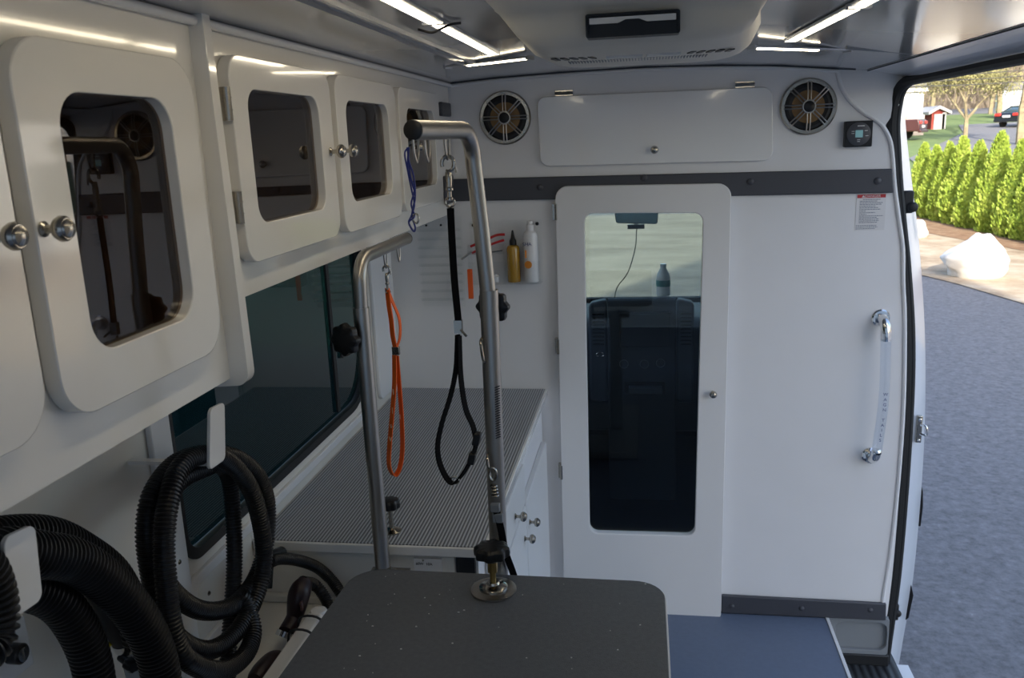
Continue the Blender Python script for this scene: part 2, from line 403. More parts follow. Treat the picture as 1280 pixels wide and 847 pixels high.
# rear part of right side, body skin above/below the opening
b = B(); b.box(.80, .92, -.62, 1.40, -.30, 1.74); b.box(.80, .92, 1.40, 2.83, -.55, -.27); struct(b.build('wall_right', 'white_panel')).name = 'wall_right_rear'
b = B(); b.box(.785, .95, -.62, 2.86, 1.745, 1.95); b.box(-.95, .95, -.62, 2.9, 1.95, 1.97); b.box(-.95, -.885, -.62, 4.9, 1.72, 1.95)
struct(b.build('trim_9', 'van_white'))
seal = [(.785, 1.40, -.28), (.785, 1.42, 1.0), (.785, 1.44, 1.65), (.782, 1.50, 1.722), (.782, 2.0, 1.728), (.782, 2.55, 1.728), (.776, 2.68, 1.728), (.762, 2.745, 1.722), (.750, 2.775, 1.70)]+[(x-(.012 if z > 1.55 else .020 if z > 1.45 else .029), 2.785, z) for x, z in [(.755, 1.66)]+seal_c]
sp = spline(seal, per=8)
b = B(); b.tube(sp, .0165, 10); b.tube([p+Vec((.012, -.002, .0)) for p in sp], .012, 8); struct(b.build('trim_10', 'seal'))
# front door pillar / body side seen just beyond the seal
sk = [(.795, 1.72), (.81, 1.60), (.828, 1.49), (.851, 1.363), (.874, 1.234), (.909, .969), (.931, .693), (.94, .404), (.936, .04), (.917, -.217), (.90, -.42)]
inn = [(.735, 1.72), (.738, 1.60), (.748, 1.49), (.768, 1.363), (.788, 1.234), (.822, .969), (.84, .693), (.844, .404), (.836, .04), (.822, -.217), (.81, -.42)]
b = B()
s1 = spline([Vec((x, z, 0)) for x, z in sk], per=4); s2 = spline([Vec((x, z, 0)) for x, z in inn], per=4)
rows = [[b.bm.verts.new((p.x, y, p.y)) for p in q] for q, y in ((s2, 2.80), (s1, 2.895), ([Vec((p.x+.01, p.y, 0)) for p in s1], 2.93), ([Vec((p.x+.015, p.y, 0)) for p in s1], 4.6), ([Vec((p.x-.04, p.y, 0)) for p in s1], 4.6), ([Vec((p.x-.04, p.y, 0)) for p in s1], 2.93))]
for A, Bq in zip(rows, rows[1:]):
    for i in range(len(A)-1): b.face([A[i], A[i+1], Bq[i+1], Bq[i]])
struct(b.build('trim_11', 'van_white', smooth=60))
sl = thing('door_striker', PY(1149, 535, 2.86), 'chrome striker latch on the white door pillar beside the opening', 'latch')
p = PY(1150, 537, 2.835); b = B(); b.box(p.x-.013, p.x+.006, p.y-.004, p.y+.01, p.z-.045, p.z+.05); b.build('plate', 'nickel', sl, bevel=.003)
b = B(); b.tube(spline([p+Vec((0, -.004, .018)), p+Vec((.012, -.018, .018)), p+Vec((.016, -.018, -.01)), p+Vec((0, -.004, -.014))], per=6), .004, 8)
for s in (-1, 1): b.lathe([(.006, 0), (.006, .004), (0, .006)], p+Vec((-.004, -.004, s*.036)), (0, -1, 0), 10)
b.build('loop', 'chrome', sl)
p = PY(1140, 252, 2.84); b = B(); b.box(p.x-.03, p.x+.002, 2.825, 2.85, p.z-.035, p.z+.035); b.lathe([(.016, 0), (.016, .012), (.008, .016), (0, .016)], (p.x-.002, 2.826, p.z-.015), (0, -1, 0), 14)
tag(b.build('door_buffer', 'black_rubber', bevel=.005), 'black rubber door buffer on the pillar near the top of the opening', 'buffer')
p = PY(1121, 762, 2.83); b = B(); b.box(p.x-.03, p.x+.002, 2.81, 2.84, p.z-.03, p.z+.03); b.lathe([(.012, 0), (.014, .01), (.006, .014), (0, .014)], (p.x-.004, 2.812, p.z), (0, -1, 0), 14)
tag(b.build('door_buffer', 'black_rubber', bevel=.004), 'black rubber door buffer on the pillar near the sill of the opening', 'buffer')
b = B(); q = [PY(x, y, 2.90) for x, y in ((1132, 716), (1135, 714), (1141, 742), (1135, 770), (1130, 774))]
b.prism([(v.x, v.z) for v in q], MAPY(2.90), -.012, .5); tag(b.build('rub_strip', 'black_plastic', bevel=.004), 'black side rub strip low on the outer body skin', 'trim strip')
b = B(); q = [PY(x, y, 2.92) for x, y in ((1149, 600), (1152, 612), (1152, 630), (1149, 655), (1146, 655), (1147, 612))]
b.prism([(v.x, v.z) for v in q], MAPY(2.90), 0, .22); tag(b.build('door_pull', 'black_plastic', bevel=.004), 'black pull handle edge on the outer front door skin', 'handle')

# padded bands
def rivets(o, pts, r=.011, par=None):
    for q in pts:
        b = B(); b.lathe([(r, 0), (r*.92, .004), (r*.6, .0065), (0, .0075)], q, (0, -1, 0), 16); b.build('rivet', 'vinyl_dark', par)
b = B(); b.prism(rpoly([(-.62, 1.412), (.745, 1.400), (.737, 1.472), (-.62, 1.484)], .004), MAPY(YB), 0, -.014)
bd = struct(b.build('trim_12', 'vinyl_dark', bevel=.005)); rivets(bd, [PY(x, y, YB-.0135) for x, y in ((675, 234), (805, 222), (938, 227), (1097, 226))], par=bd)
b = B(); b.prism(rpoly([(.262, -.043), (.808, -.043), (.806, .021), (.262, .026)], .004), MAPY(YB), 0, -.014)
bd = struct(b.build('trim_13', 'vinyl_dark', bevel=.005)); rivets(bd, [PY(x, y, YB-.0135) for x, y in ((915, 757), (1002, 760), (1088, 762))], r=.009, par=bd)
# grey moulded recess under the lower band
b = B(); b.ring(rpoly(rect(.60, .825, -.185, -.045), .01), rpoly(rect(.650, .819, -.168, -.062), .028), MAPY(2.752), 0, .016); b.box(.60, .825, 2.767, 2.771, -.185, -.045)
struct(b.build('trim_14', 'grey_plastic', bevel=.004))
b = B(); b.box(.62, .83, 2.748, 2.79, -.226, -.185); struct(b.build('trim_15', 'black_rubber', bevel=.004))

# ------------------------------------------------------------------ partition door
dr = struct(thing('door_1', (-.28, YB, -.05), 'white partition door with a tall tinted glass pane and small round knob', 'door'))
do = rpoly([(-.290, -.050), (.258, -.050), (.264, 1.444), (-.283, 1.452)], [.012, .012, .04, .04], 6)
di = rpoly([(-.194, .256), (.166, .258), (.180, 1.356), (-.192, 1.364)], .03, 6)
b = B(); b.ring(do, di, MAPY(YB), -.004, -.034); b.build('door_panel', 'door_white', dr, bevel=.003)
b = B(); b.prism(rpoly([(-.205, .245), (.178, .245), (.19, 1.37), (-.205, 1.37)], .03), MAPY(YB), -.008, -.013); b.build('door_glass', 'cab_glass', dr, smooth=0)
b = B(); b.box(-.284, .22, YB-.030, YB-.010, -.058, -.049); b.build('door_sweep', 'nickel', dr)
q = PY(891, 491, YB-.034); b = B(); knob_bm(b, q, (0, -1, 0), .78); b.build('door_knob', 'nickel', dr)
for (px, py) in ((695, 265), (698, 433), (702, 590)):
    q = PY(px, py, YB-.03); b = B(); b.cyl(q+Vec((0, .0, -.025)), q+Vec((0, 0, .025)), .0055, 10); b.box(q.x-.012, q.x, YB-.02, YB-.001, q.z-.025, q.z+.025); b.build('hinge', 'nickel', dr)

# ------------------------------------------------------------------ bulkhead fittings
# flap cabinet
fl = thing('flap_locker', (0, YB, 1.51), 'white wide flap locker door above the dark padded band', 'cabinet')
b = B(); b.prism(rpoly([(-.330, 1.514), (.388, 1.508), (.380, 1.727), (-.336, 1.729)], .03), MAPY(YB), -.001, -.017); b.build('flap_door', 'white_gloss', fl, bevel=.003)
q = PY(818, 187, YB-.017); b = B(); knob_bm(b, q, (0, -1, 0), .8); b.build('knob', 'nickel', fl)
for x in (-.25, .30):
    b = B(); b.cyl((x-.028, YB-.012, 1.737), (x+.028, YB-.012, 1.737), .005, 10); b.box(x-.028, x+.028, YB-.006, YB, 1.728, 1.745); b.build('hinge', 'nickel', fl)
# speakers
def speaker(cx, cz, label):
    t = thing('round_speaker', (cx, YB, cz), label, 'speaker')
    y = YB; o = Vec((cx, y, cz)); ax = Vec((0, -1, 0))
    b = B(); b.lathe([(.0835, 0), (.0835, .008), (.079, .013), (.070, .013), (.066, .006), (.066, 0)], o, ax, 48); b.build('ring', 'nickel', t)
    b = B(); b.lathe([(.0665, .0005), (.0665, .008), (.058, .010), (.047, .005), (0, .003)], o, ax, 40); b.build('surround', 'black_rubber', t)
    b = B(); b.lathe([(.050, .0055), (.020, .0065), (.0, .0065)], o+Vec((0, 0, 0)), ax, 40); b.build('cone', 'cone_kevlar', t)
    for k in range(8):
        a = 2*math.pi*k/8; u = Vec((math.cos(a), 0, math.sin(a))); w = Vec((-math.sin(a), 0, math.cos(a)))
        b = B()
        for s in (-1, 1): b.tube([o+u*.018+w*(s*.0045)+ax*.019, o+u*.045+w*(s*.0045)+ax*.020, o+u*.073+w*(s*.0050)+ax*.013], .0021, 6)
        b.build('spoke', 'steel', t)
    b = B(); b.lathe([(.0195, .012), (.0215, .017), (.0195, .023), (.0135, .0235)], o, ax, 28); b.build('hub_ring', 'steel', t)
    b = B(); b.lathe([(.0165, .012), (.0165, .0235), (.014, .025), (0, .0255)], o, ax, 24); b.build('hub_cap', 'black_plastic', t)
speaker(-.440, 1.670, 'round silver-spoked speaker near the overhead cabinets, left of the flap locker')
speaker(.487, 1.664, 'round silver-spoked speaker right of the flap locker, above the black control dial')
# thermostat
tm = thing('control_dial', (.632, YB, 1.54), 'square black control display with round dial on the bulkhead by the side door', 'control panel')
b = B(); b.prism(rpoly(rect(.593, .672, 1.540, 1.616), .003), MAPY(YB), 0, -.022); b.build('housing', 'black_plastic', tm, bevel=.002)
b = B(); b.lathe([(.034, 0), (.034, .003), (.031, .004), (.0, .004)], (.632, YB-.022, 1.578), (0, -1, 0), 40); b.build('dial', 'vinyl_dark', tm)
b = B(); b.box(.622, .643, YB-.0275, YB-.026, 1.568, 1.589); b.build('screen', 'lcd', tm)
b = B(); b.box(.627, .647, YB-.0275, YB-.026, 1.600, 1.6025)
for x, z in ((.615, 1.586), (.615, 1.580), (.652, 1.587), (.632, 1.561), (.632, 1.556), (.655, 1.572)): b.box(x-.004, x+.004, YB-.0275, YB-.026, z-.0008, z+.0008)
b.build('marking', 'edge_white', tm)
# danger label
dl = thing('danger_label', (.684, YB, 1.30), 'paper DANGER label with red header stuck under the dark band by the side door', 'label')
b = B(); b.box(.641, .727, YB-.0012, YB-.0002, 1.287, 1.398); b.build('paper', 'bottle_white', dl)
b = B(); b.box(.643, .7255, YB-.0018, YB-.0011, 1.386, 1.3965); b.build('header', 'print_red', dl)
text('DANGER', 'header_text', 'bottle_white', dl, (.688, YB-.002, 1.391), (1, 0, 0), (0, 0, 1), .0115)
b = B(); b.prism([(.656, 1.3875), (.6655, 1.3875), (.6608, 1.395)], MAPY(YB-.0021), 0, .0003); b.build('warning_triangle', 'bottle_white', dl)
b = B(); random.seed(3)
z = 1.381
for i in range(18):
    if i in (15,): z -= .004
    x = .651 if i < 15 else .643
    if i == 0: x = .66
    xe = x + random.uniform(.045, .07)*(.35 if i in (7, 9) else 1); xe = min(xe, .722)
    while x < xe:
        w = random.uniform(.003, .008); b.box(x, min(x+w, xe), YB-.0016, YB-.0011, z-.0011, z+.0011); x += w+.0014
    z -= .0050
b.build('small_print', 'print_grey', dl)
# grab handle
gh = thing('grab_handle', (.735, YB, .55), 'clear plastic grab handle with chrome ends on the white bulkhead', 'handle')
pt = PY(1101, 397, YB); pb = PY(1088, 569, YB)
for p, nm in ((pt, 1), (pb, -1)):
    b = B(); b.lathe([(.028, 0), (.028, .004), (.024, .008), (.012, .009)], p, (0, -1, 0), 28)
    b.tube(spline([p, p+Vec((0, -.025, 0)), p+Vec((.002, -.045, -nm*.012)), p+Vec((.004, -.052, -nm*.032)), p+Vec((.005, -.053, -nm*.062 if nm > 0 else .03))], per=6), .0155, 16)
    for k in range(3):
        a = 2*math.pi*k/3+.5; b.lathe([(.003, 0), (.002, .002), (0, .0022)], p+Vec((math.cos(a)*.022, -.008, math.sin(a)*.022)), (0, -1, 0), 8)
    b.build('chrome_end', 'chrome', gh)
a0 = pt+Vec((.005, -.053, -.055)); a1 = pb+Vec((.004, -.053, .028)); mid = (a0+a1)/2+Vec((.006, -.008, 0))
pth = spline([a0, mid, a1], per=10)
b = B(); b.tube(pth, .0158, 16); b.build('clear_bar', 'clear_plastic', gh)
for i, ch in enumerate('WAGN TAILS'):
    if ch == ' ': continue
    t = .46+.045*i; p = pth[min(len(pth)-1, int(t*(len(pth)-1)))]; z = a0.z+(a1.z-a0.z)*t
    text(ch, 'letter', 'print_navy', gh, (p.x, p.y-.0165, z), (1, 0, 0), (0, 0, 1), .014)

# acrylic wall shelf and its contents
sh = thing('acrylic_shelf', (-.45, YB, 1.14), 'clear acrylic shelf caddy on the bulkhead holding bottles', 'shelf')
sx0, sx1, sz0, sz1 = -.572, -.334, 1.143, 1.345
b = B(); b.box(sx0, sx1, YB-.004, YB, sz0, sz1); b.build('back', 'acrylic', sh, smooth=0)
b = B(); b.box(sx0, sx1, YB-.062, YB-.004, sz0, sz0+.004); b.box(sx0, -.452, YB-.062, YB-.004, 1.243, 1.247); b.build('tray', 'acrylic', sh, smooth=0)
b = B(); b.box(sx0, sx1, YB-.065, YB-.062, sz0, sz0+.075); b.box(sx0, -.452, YB-.065, YB-.062, 1.243, 1.275); b.build('lip', 'acrylic', sh, smooth=0)
for x in (sx0, -.455, -.398, sx1-.003): b = B(); b.box(x, x+.003, YB-.062, YB-.004, sz0, sz0+.13); b.build('divider', 'acrylic', sh, smooth=0)
for x in (sx0+.012, sx1-.014): b = B(); b.lathe([(.006, 0), (.005, .003), (0, .004)], (x, YB-.004, 1.332), (0, -1, 0), 12); b.build('screw', 'black_plastic', sh)
bt = thing('oil_bottle', (-.425, YB-.034, 1.148), 'amber squeeze bottle with black cone nozzle on the acrylic shelf', 'bottle')
o = Vec((-.4255, YB-.034, 1.1475)); b = B(); b.lathe([(.0205, 0), (.0215, .003), (.0215, .108), (.018, .117), (.011, .121)], o, (0, 0, 1), 24); b.build('bottle_body', 'bottle_amber', bt)
b = B(); b.lathe([(.0115, .119), (.0115, .135), (.007, .142), (.0045, .158), (.0025, .168), (0, .169)], o, (0, 0, 1), 20); b.build('nozzle', 'black_plastic', bt)
bt = thing('spray_bottle', (-.368, YB-.034, 1.148), 'white spray can with orange circle print on the acrylic shelf', 'bottle')
o = Vec((-.368, YB-.034, 1.1475)); b = B(); b.lathe([(.023, 0), (.024, .003), (.024, .148), (.021, .160), (.012, .167)], o, (0, 0, 1), 24); b.build('bottle_body', 'bottle_white', bt)
b = B(); b.lathe([(.0125, .166), (.0125, .184), (.009, .187), (.009, .197), (0, .198)], o, (0, 0, 1), 20); b.build('cap', 'bottle_white', bt)
b = B(); b.lathe([(.0125, 0), (.0125, .001), (0, .001)], o+Vec((-.006, -.0238, .058)), (-.2, -1, 0), 20); b.box(o.x-.016, o.x-.011, o.y-.024, o.y-.022, o.z+.08, o.z+.105); b.build('orange_print', 'print_orange', bt)
text('SHA', 'lettering', 'print_navy', bt, (o.x-.008, o.y-.0245, o.z+.124), (1, 0, 0), (0, 0, 1), .016)
sc = thing('thinning_tool', (-.50, YB-.03, 1.25), 'red handled grooming tool leaning across the upper acrylic tray', 'tool')
b = B()
b.tube(spline([PY(588, 308, YB-.04), PY(605, 301, YB-.04), PY(620, 294, YB-.04), PY(631, 293, YB-.04)], per=6), .0042, 8)
b.tube(spline([PY(590, 316, YB-.04), PY(605, 309, YB-.04), PY(620, 303, YB-.04), PY(630, 300, YB-.04)], per=6), .0038, 8); b.build('handle', 'red_plastic', sc)
b = B(); b.tube([PY(590, 314, YB-.04), PY(577, 324, YB-.04)], .004, 8); b.build('blade', 'chrome', sc)
b = B(); b.tube([PY(605, 316, YB-.045), PY(628, 313, YB-.045)], .003, 8); b.build('blade', 'chrome', sc)
b = B(); q0 = PY(585, 336, YB-.066); q1 = PY(592, 373, YB-.066); b.prism(rpoly(rect(q0.x-.002, q1.x+.001, q1.z, q0.z), .003), MAPY(YB-.066), 0, -.006)
b.lathe([(.004, 0), (.004, .008), (0, .009)], (q0.x+.008, YB-.066, q0.z-.008), (0, -1, 0), 12)
tag(b.build('orange_tag', 'orange_plastic', bevel=.001), 'bright orange plastic strip hanging on the acrylic shelf front behind the near pole', 'tag')
b = B(); o = PY(618, 347, YB-.035); o.z = 1.1475; b.lathe([(.016, 0), (.017, .004), (.017, .018), (.012, .021), (.012, .026), (0, .027)], o, (0, 0, 1), 20)
tag(b.build('small_jar', 'bottle_white', None), 'small white jar standing in the lower acrylic tray', 'jar')
# louvred acrylic rack
rk = thing('acrylic_rack', (-.67, YB, 1.06), 'clear acrylic blade rack with horizontal ledges on the bulkhead in the corner', 'rack')
b = B(); b.box(-.745, -.600, YB-.004, YB, 1.062, 1.362); b.build('back', 'acrylic', rk, smooth=0)
for k in range(9):
    z = 1.085+k*.029; b = B(); b.box(-.745, -.600, YB-.030, YB-.004, z, z+.003); b.box(-.745, -.600, YB-.032, YB-.030, z, z+.010); b.build('ledge', 'acrylic', rk, smooth=0)
for x in (-.72, -.67): b = B(); b.lathe([(.004, 0), (.003, .003), (0, .004)], (x, YB-.004, 1.335), (0, -1, 0), 10); b.build('screw', 'black_plastic', rk)

# ------------------------------------------------------------------ overhead cabinets
XF = -.621
def cab_body(name, y0, y1, zb, doors, label, ends):
    t = thing(name, (XL, y0, zb), label, 'cabinet')
    b = B(); th = .015
    b.box(XL+.002, XF-.015, y0, y1, zb, zb+th); b.box(XL+.002, XF-.015, y0, y1, 1.76, 1.775); b.box(XL+.002, XL+.012, y0, y1, zb, 1.775)
    for y in ends: b.box(XL+.002, XF-.015, y, y+th, zb, 1.775)
    # face frame with an opening behind each pane
    edges = [y0]+[(doors[i][0][1]+doors[i+1][0][0])/2 for i in range(len(doors)-1)]+[y1]
    for i, (d, w) in enumerate(doors):
        ym = edges[i]; yM = edges[i+1]; z0 = w[2]-.02; z1 = w[3]+.02
        b.ring(rpoly(rect(ym, yM, zb, 1.778), .0001, 6), rpoly(rect(w[0]-.02, w[1]+.02, z0, z1), .04, 6), MAPX(XF-.015), 0, .015)
    bmesh.ops.remove_doubles(b.bm, verts=b.bm.verts, dist=.0003)
    b.build('cabinet_body', 'cream_gloss', t)
    return t
def cab_door(t, d, w, r, rw, ky, hinge_y, kz):
    z0, z1 = d[2], d[3]
    b = B(); b.ring(rpoly(rect(d[0], d[1], z0, z1), r, 8), rpoly(rect(w[0], w[1], w[2], w[3]), rw, 8), MAPX(XF), .001, .021); dd = b.build('cabinet_door', 'cream_gloss', t, bevel=.0016)
    b = B(); b.prism(rpoly(rect(w[0]-.008, w[1]+.008, w[2]-.008, w[3]+.008), rw, 8), MAPX(XF), .002, .006); b.build('tinted_pane', 'tint_glass', dd, smooth=0)
    b = B(); knob_bm(b, (XF+.021, ky, kz), (1, 0, 0), .86); b.build('knob', 'nickel', dd)
    if hinge_y is not None:
        for z in (z1-.072, z0+.088):
            b = B(); b.cyl((XF+.018, hinge_y, z-.024), (XF+.018, hinge_y, z+.024), .0055, 10); b.box(XF+.0015, XF+.016, hinge_y+.001, hinge_y+.0068, z-.024, z+.024)
            for k in (-1, 1): b.cyl((XF+.018, hinge_y, z+k*.008), (XF+.018, hinge_y, z+k*.0095), .0064, 10)
            b.build('hinge', 'nickel', dd)
far = [((1.212, 1.622, 1.429, 1.740), (1.264, 1.556, 1.487, 1.692)),
       ((1.650, 2.068, 1.427, 1.740), (1.705, 2.000, 1.487, 1.692)),
       ((2.094, 2.520, 1.432, 1.740), (2.160, 2.455, 1.484, 1.690))]
t = cab_body('overhead_cabinet', 1.188, 2.745, 1.377, far, 'glossy cream overhead cabinet of three small glazed doors, toward the bulkhead', (1.19, 1.633, 2.07, 2.729))
cab_door(t, *far[0], .035, .032, 1.597, 1.205, 1.592)
cab_door(t, *far[1], .035, .032, 1.668, None, 1.592)
cab_door(t, *far[2], .035, .032, 2.19, None, 1.592)
near = [((.30, .738, 1.328, 1.720), (.385, .66, 1.388, 1.668)), ((.762, 1.104, 1.326, 1.720), (.824, 1.041, 1.387, 1.668))]
t = cab_body('overhead_cabinet', .26, 1.16, 1.266, near, 'deeper cream overhead cabinet nearest the viewer with large glazed door and end panel', (.262, .74, 1.145))
cab_door(t, *near[0], .05, .04, .705, None, 1.531)
cab_door(t, *near[1], .05, .04, .773, None, 1.531)
b = B(); b.prism(rpoly([(XF-.10, 1.248), (XF+.030, 1.255), (XF+.022, 1.790), (XF-.10, 1.790)], [.001, .02, .004, .001]), MAPY(1.150), 0, .022); b.build('end_panel', 'cream_gloss', t, bevel=.003)
# dark pads at far end of cabinets
for (a, c, z0, z1, lab) in ((2.595, 2.72, 1.68, 1.722, 'short dark padded strip at the top of the far cabinet corner'), (2.60, 2.70, 1.412, 1.50, 'short dark padded strip where the bulkhead band meets the far cabinet corner')):
    b = B(); b.prism(rpoly(rect(a, c, z0, z1), .008), MAPX(XF), .001, .013); tag(b.build('corner_pad', 'vinyl_dark', bevel=.003), lab, 'pad')

# ------------------------------------------------------------------ ceiling fittings
# air conditioner shroud
ac = thing('air_conditioner', (-.02, 1.75, CEIL), 'beige rooftop air conditioner shroud hanging from the ceiling', 'air conditioner')
b = B()
secs = [(1.12, .202, .004), (1.38, .211, .006), (1.398, .214, .010), (1.407, .212, .022), (1.416, .209, .038), (1.432, .202, .052), (1.46, .200, .056), (1.60, .212, .056), (1.75, .226, .052), (1.85, .230, .046), (2.05, .230, .040), (2.15, .226, .034), (2.20, .215, .018), (2.22, .205, .003)]
rows = []
for (y, hw, d) in secs:
    row = []
    for k in range(25):
        u = -1+2*k/24; prof_ = (1-abs(u)**8)**.5 if abs(u) < 1 else 0
        bow = .012*(1-u*u) if y > 1.9 else (.0)
        x = -.022+.022*max(0, min(1, (y-1.35)/.6))+hw*u
        row.append(b.bm.verts.new((x, y+bow*2, CEIL-.001-d*prof_)))
    rows.append(row)
for a, c in zip(rows, rows[1:]):
    for k in range(24): b.face([a[k], a[k+1], c[k+1], c[k]])
b.face(rows[0]); b.build('shroud', 'ac_plastic', ac, smooth=50)
# recessed black outlet on the near face with a tilted louvre
A_, B_, C_, D_ = [PY(x, y, 1.40) for x, y in ((732, 19), (850, 12), (850, 42), (733, 49))]
b = B(); q = [(v.x, v.z) for v in (A_, B_, C_, D_)]
b.ring(rpoly(q, .004), rpoly([(A_.x+.004, A_.z-.004), (B_.x-.004, B_.z-.004), (C_.x-.004, C_.z+.004), (D_.x+.004, D_.z+.004)], .003), MAPY(1.390), 0, .03); 
b.prism([(A_.x+.003, A_.z-.003), (B_.x-.003, B_.z-.003), (C_.x-.003, C_.z+.003), (D_.x+.003, D_.z+.003)], MAPY(1.395), 0, .03)
b.build('outlet', 'black_plastic', ac)
b = B(); zt = (A_.z+B_.z)/2-.003; 
b.prism(rpoly([(A_.x+.006, zt-.012), (A_.x+.05, zt-.012), (A_.x+.062, zt-.007), (B_.x-.062, zt-.007), (B_.x-.05, zt-.012), (B_.x-.006, zt-.012), (B_.x-.006, zt-.003), (A_.x+.006, zt-.003)], .001, 2), MAPY(1.3915), 0, .003); b.build('louvre', 'led_lens', ac)
b = B()
for (x0, n) in ((-.165, 5), (.085, 5)):
    for k in range(n):
        x = x0+k*.017+.0; b.obox((x, 1.66, CEIL-.0560), .009, .040, .002, uy=Vec((.15 if x0 < 0 else -.15, 1, 0)).normalized())
b.build('vent_slot', 'black_plastic', ac)
b = B()
for k in range(46): x = -.15+k*.006; b.obox((x, 1.79, CEIL-.0515), .002, .055, .003)
b.build('grille', 'grey_plastic', ac)
b = B(); b.box(-.07, -.004, 1.645, 1.675, CEIL-.060, CEIL-.053); b.box(.004, .065, 1.645, 1.675, CEIL-.060, CEIL-.053); b.build('switch_tab', 'led_lens', ac)
# LED light bars
def led(a, c, name, label, lit=(0, 1), w=.016):
    a, c = Vec(a), Vec(c); d = (c-a).normalized(); side = d.cross(Vec((0, 0, 1))).normalized(); m = (a+c)/2; L = (c-a).length
    t = thing('light_bar', m, label, 'light')
    b = B(); b.obox(m+Vec((0, 0, -.0025)), L, w*2.2, .005, ux=d, uy=side); b.build('aluminium_housing', 'rail_alu', t, bevel=.002)
    l0 = a+d*(L*lit[0]); l1 = a+d*(L*lit[1]); lm = (l0+l1)/2
    b = B(); b.obox(lm+Vec((0, 0, -.006)), (l1-l0).length*.985, w, .003, ux=d, uy=side); b.build('led_strip', 'led', t, bevel=.002)
    b = B()
    for e in (a, c): b = B(); b.obox(e+Vec((0, 0, -.004)), .006, w*2.3, .009, ux=d, uy=side); b.build('end_cap', 'rail_alu', t)
    return t
ZL = CEIL-.001
led((-.348, .60, ZL), (-.345, 1.44, ZL), 0, 'lit white ceiling light bar on the left side, nearer the viewer')
led((-.345, 1.45, ZL), (-.345, 2.0, ZL), 0, 'lit white ceiling light bar on the left side, farther one ending near the air conditioner')
led((.336, 1.50, 1.790), (.316, 1.99, 1.791), 0, 'lit white ceiling light bar on the right side, farther one')
led((.352, .60, 1.790), (.337, 1.49, 1.790), 0, 'lit white ceiling light bar on the right side, nearer the viewer')
pA, pB = P(560, 82, 2, 1.794), P(662, 70, 2, 1.794)
led(pA, pB, 0, 'short crosswise light bar at the left of the air conditioner', lit=(.25, 1), w=.012)
pA, pB = P(940, 57, 2, 1.788), P(1060, 61, 2, 1.782)
led(pA, pB, 0, 'short crosswise light bar at the right of the air conditioner', lit=(.05, .68), w=.012)
q0, q1 = P(1058, 60, 2, 1.779), P(1158, 68, 2, 1.764); b = B(); b.tube([q0, (q0+q1)/2+Vec((0, 0, .001)), q1], .0035, 8); struct(b.build('trim_16', 'grey_plastic'))
for k, x in enumerate((-.457, -.425)):
    b = B(); b.box(x, x+.008, .3, 2.28, 1.788, 1.797); struct(b.build('trim_%d' % (17+k), 'ceiling_gloss'))
b = B(); b.tube(spline([(-.372, 1.445, ZL-.014), (-.350, 1.447, ZL-.02), (-.335, 1.445, ZL-.016), (-.322, 1.47, ZL-.006), (-.305, 1.475, ZL-.004)], per=6), .0022, 6)
tag(b.build('light_cable', 'black_plastic'), 'thin black cable joining the two left ceiling light bars', 'cable')

# ------------------------------------------------------------------ counter cabinet
ct = thing('base_cabinet', (-.6, 2.15, 0), 'white base cabinet with small doors and round knobs under the ribbed worktop', 'cabinet')
b = B(); b.box(XL+.002, -.352, 1.606, 2.745, -.045, .750); b.build('cabinet_body', 'white_panel', ct, bevel=.002)
for (y0, y1, z0, z1, nm) in ((2.20, 2.70, .10, .60, 'door'), (1.67, 2.185, .10, .60, 'door')):
    b = B(); b.prism(rpoly(rect(y0, y1, z0, z1), .012), MAPX(-.352), 0, .018); d = b.build('cabinet_door', 'door_white', ct, bevel=.003)
    b = B(); knob_bm(b, (-.334, y0+.04 if nm == 'door' and y0 > 2 else y1-.05, .52), (1, 0, 0), .85); b.build('knob', 'nickel', d)
b = B(); b.prism(rpoly(rect(1.67, 2.185, .61, .725), .012), MAPX(-.352), 0, .018); d = b.build('drawer', 'door_white', ct, bevel=.003)
b = B(); knob_bm(b, (-.334, 1.99, .655), (1, 0, 0), .85); b.build('knob', 'nickel', d)
b = B(); b.box(-.398, -.358, 1.594, 1.606, -.04, .748); b.build('gap_shade_strip', 'black_plastic', ct, 'black upright strip standing in for the shaded gap at the cabinet corner')  # black strip drawn in place of the shade inside the corner gap
b = B(); q0, q1 = PY(517, 697, 1.59), PY(553, 712, 1.59); b.box(q0.x, q1.x, 1.588, 1.594, .64, q0.z); pl_ = b.build('socket_plate', 'bottle_white', ct, bevel=.001)
text('60W  10A', 'plate_text', 'print_black', ct, ((q0.x+q1.x)/2-.008, 1.5875, q0.z-.012), (1, 0, 0), (0, 0, 1), .0085)
b = B(); b.lathe([(.0025, 0), (.002, .001), (0, .0012)], ((q0.x+q1.x)/2-.010, 1.588, q0.z-.004), (0, -1, 0), 8); b.build('screw', 'nickel', ct)
wt = thing('worktop', (-.6, 2.15, .750), 'worktop covered in grey ribbed rubber with a white rounded edge', 'worktop')
b = B(); b.prism(rpoly(rect(XL+.002, -.330, 1.584, 2.745), [.002, .022, .005, .002]), MAPZ(.750), 0, .021); b.build('top', 'white_gloss', wt, bevel=.008)
b = B(); b.prism(rpoly(rect(XL+.008, -.338, 1.590, 2.738), [.002, .016, .004, .002]), MAPZ(.771), 0, .002); b.build('ribbed_mat', 'ribbed_mat', wt)

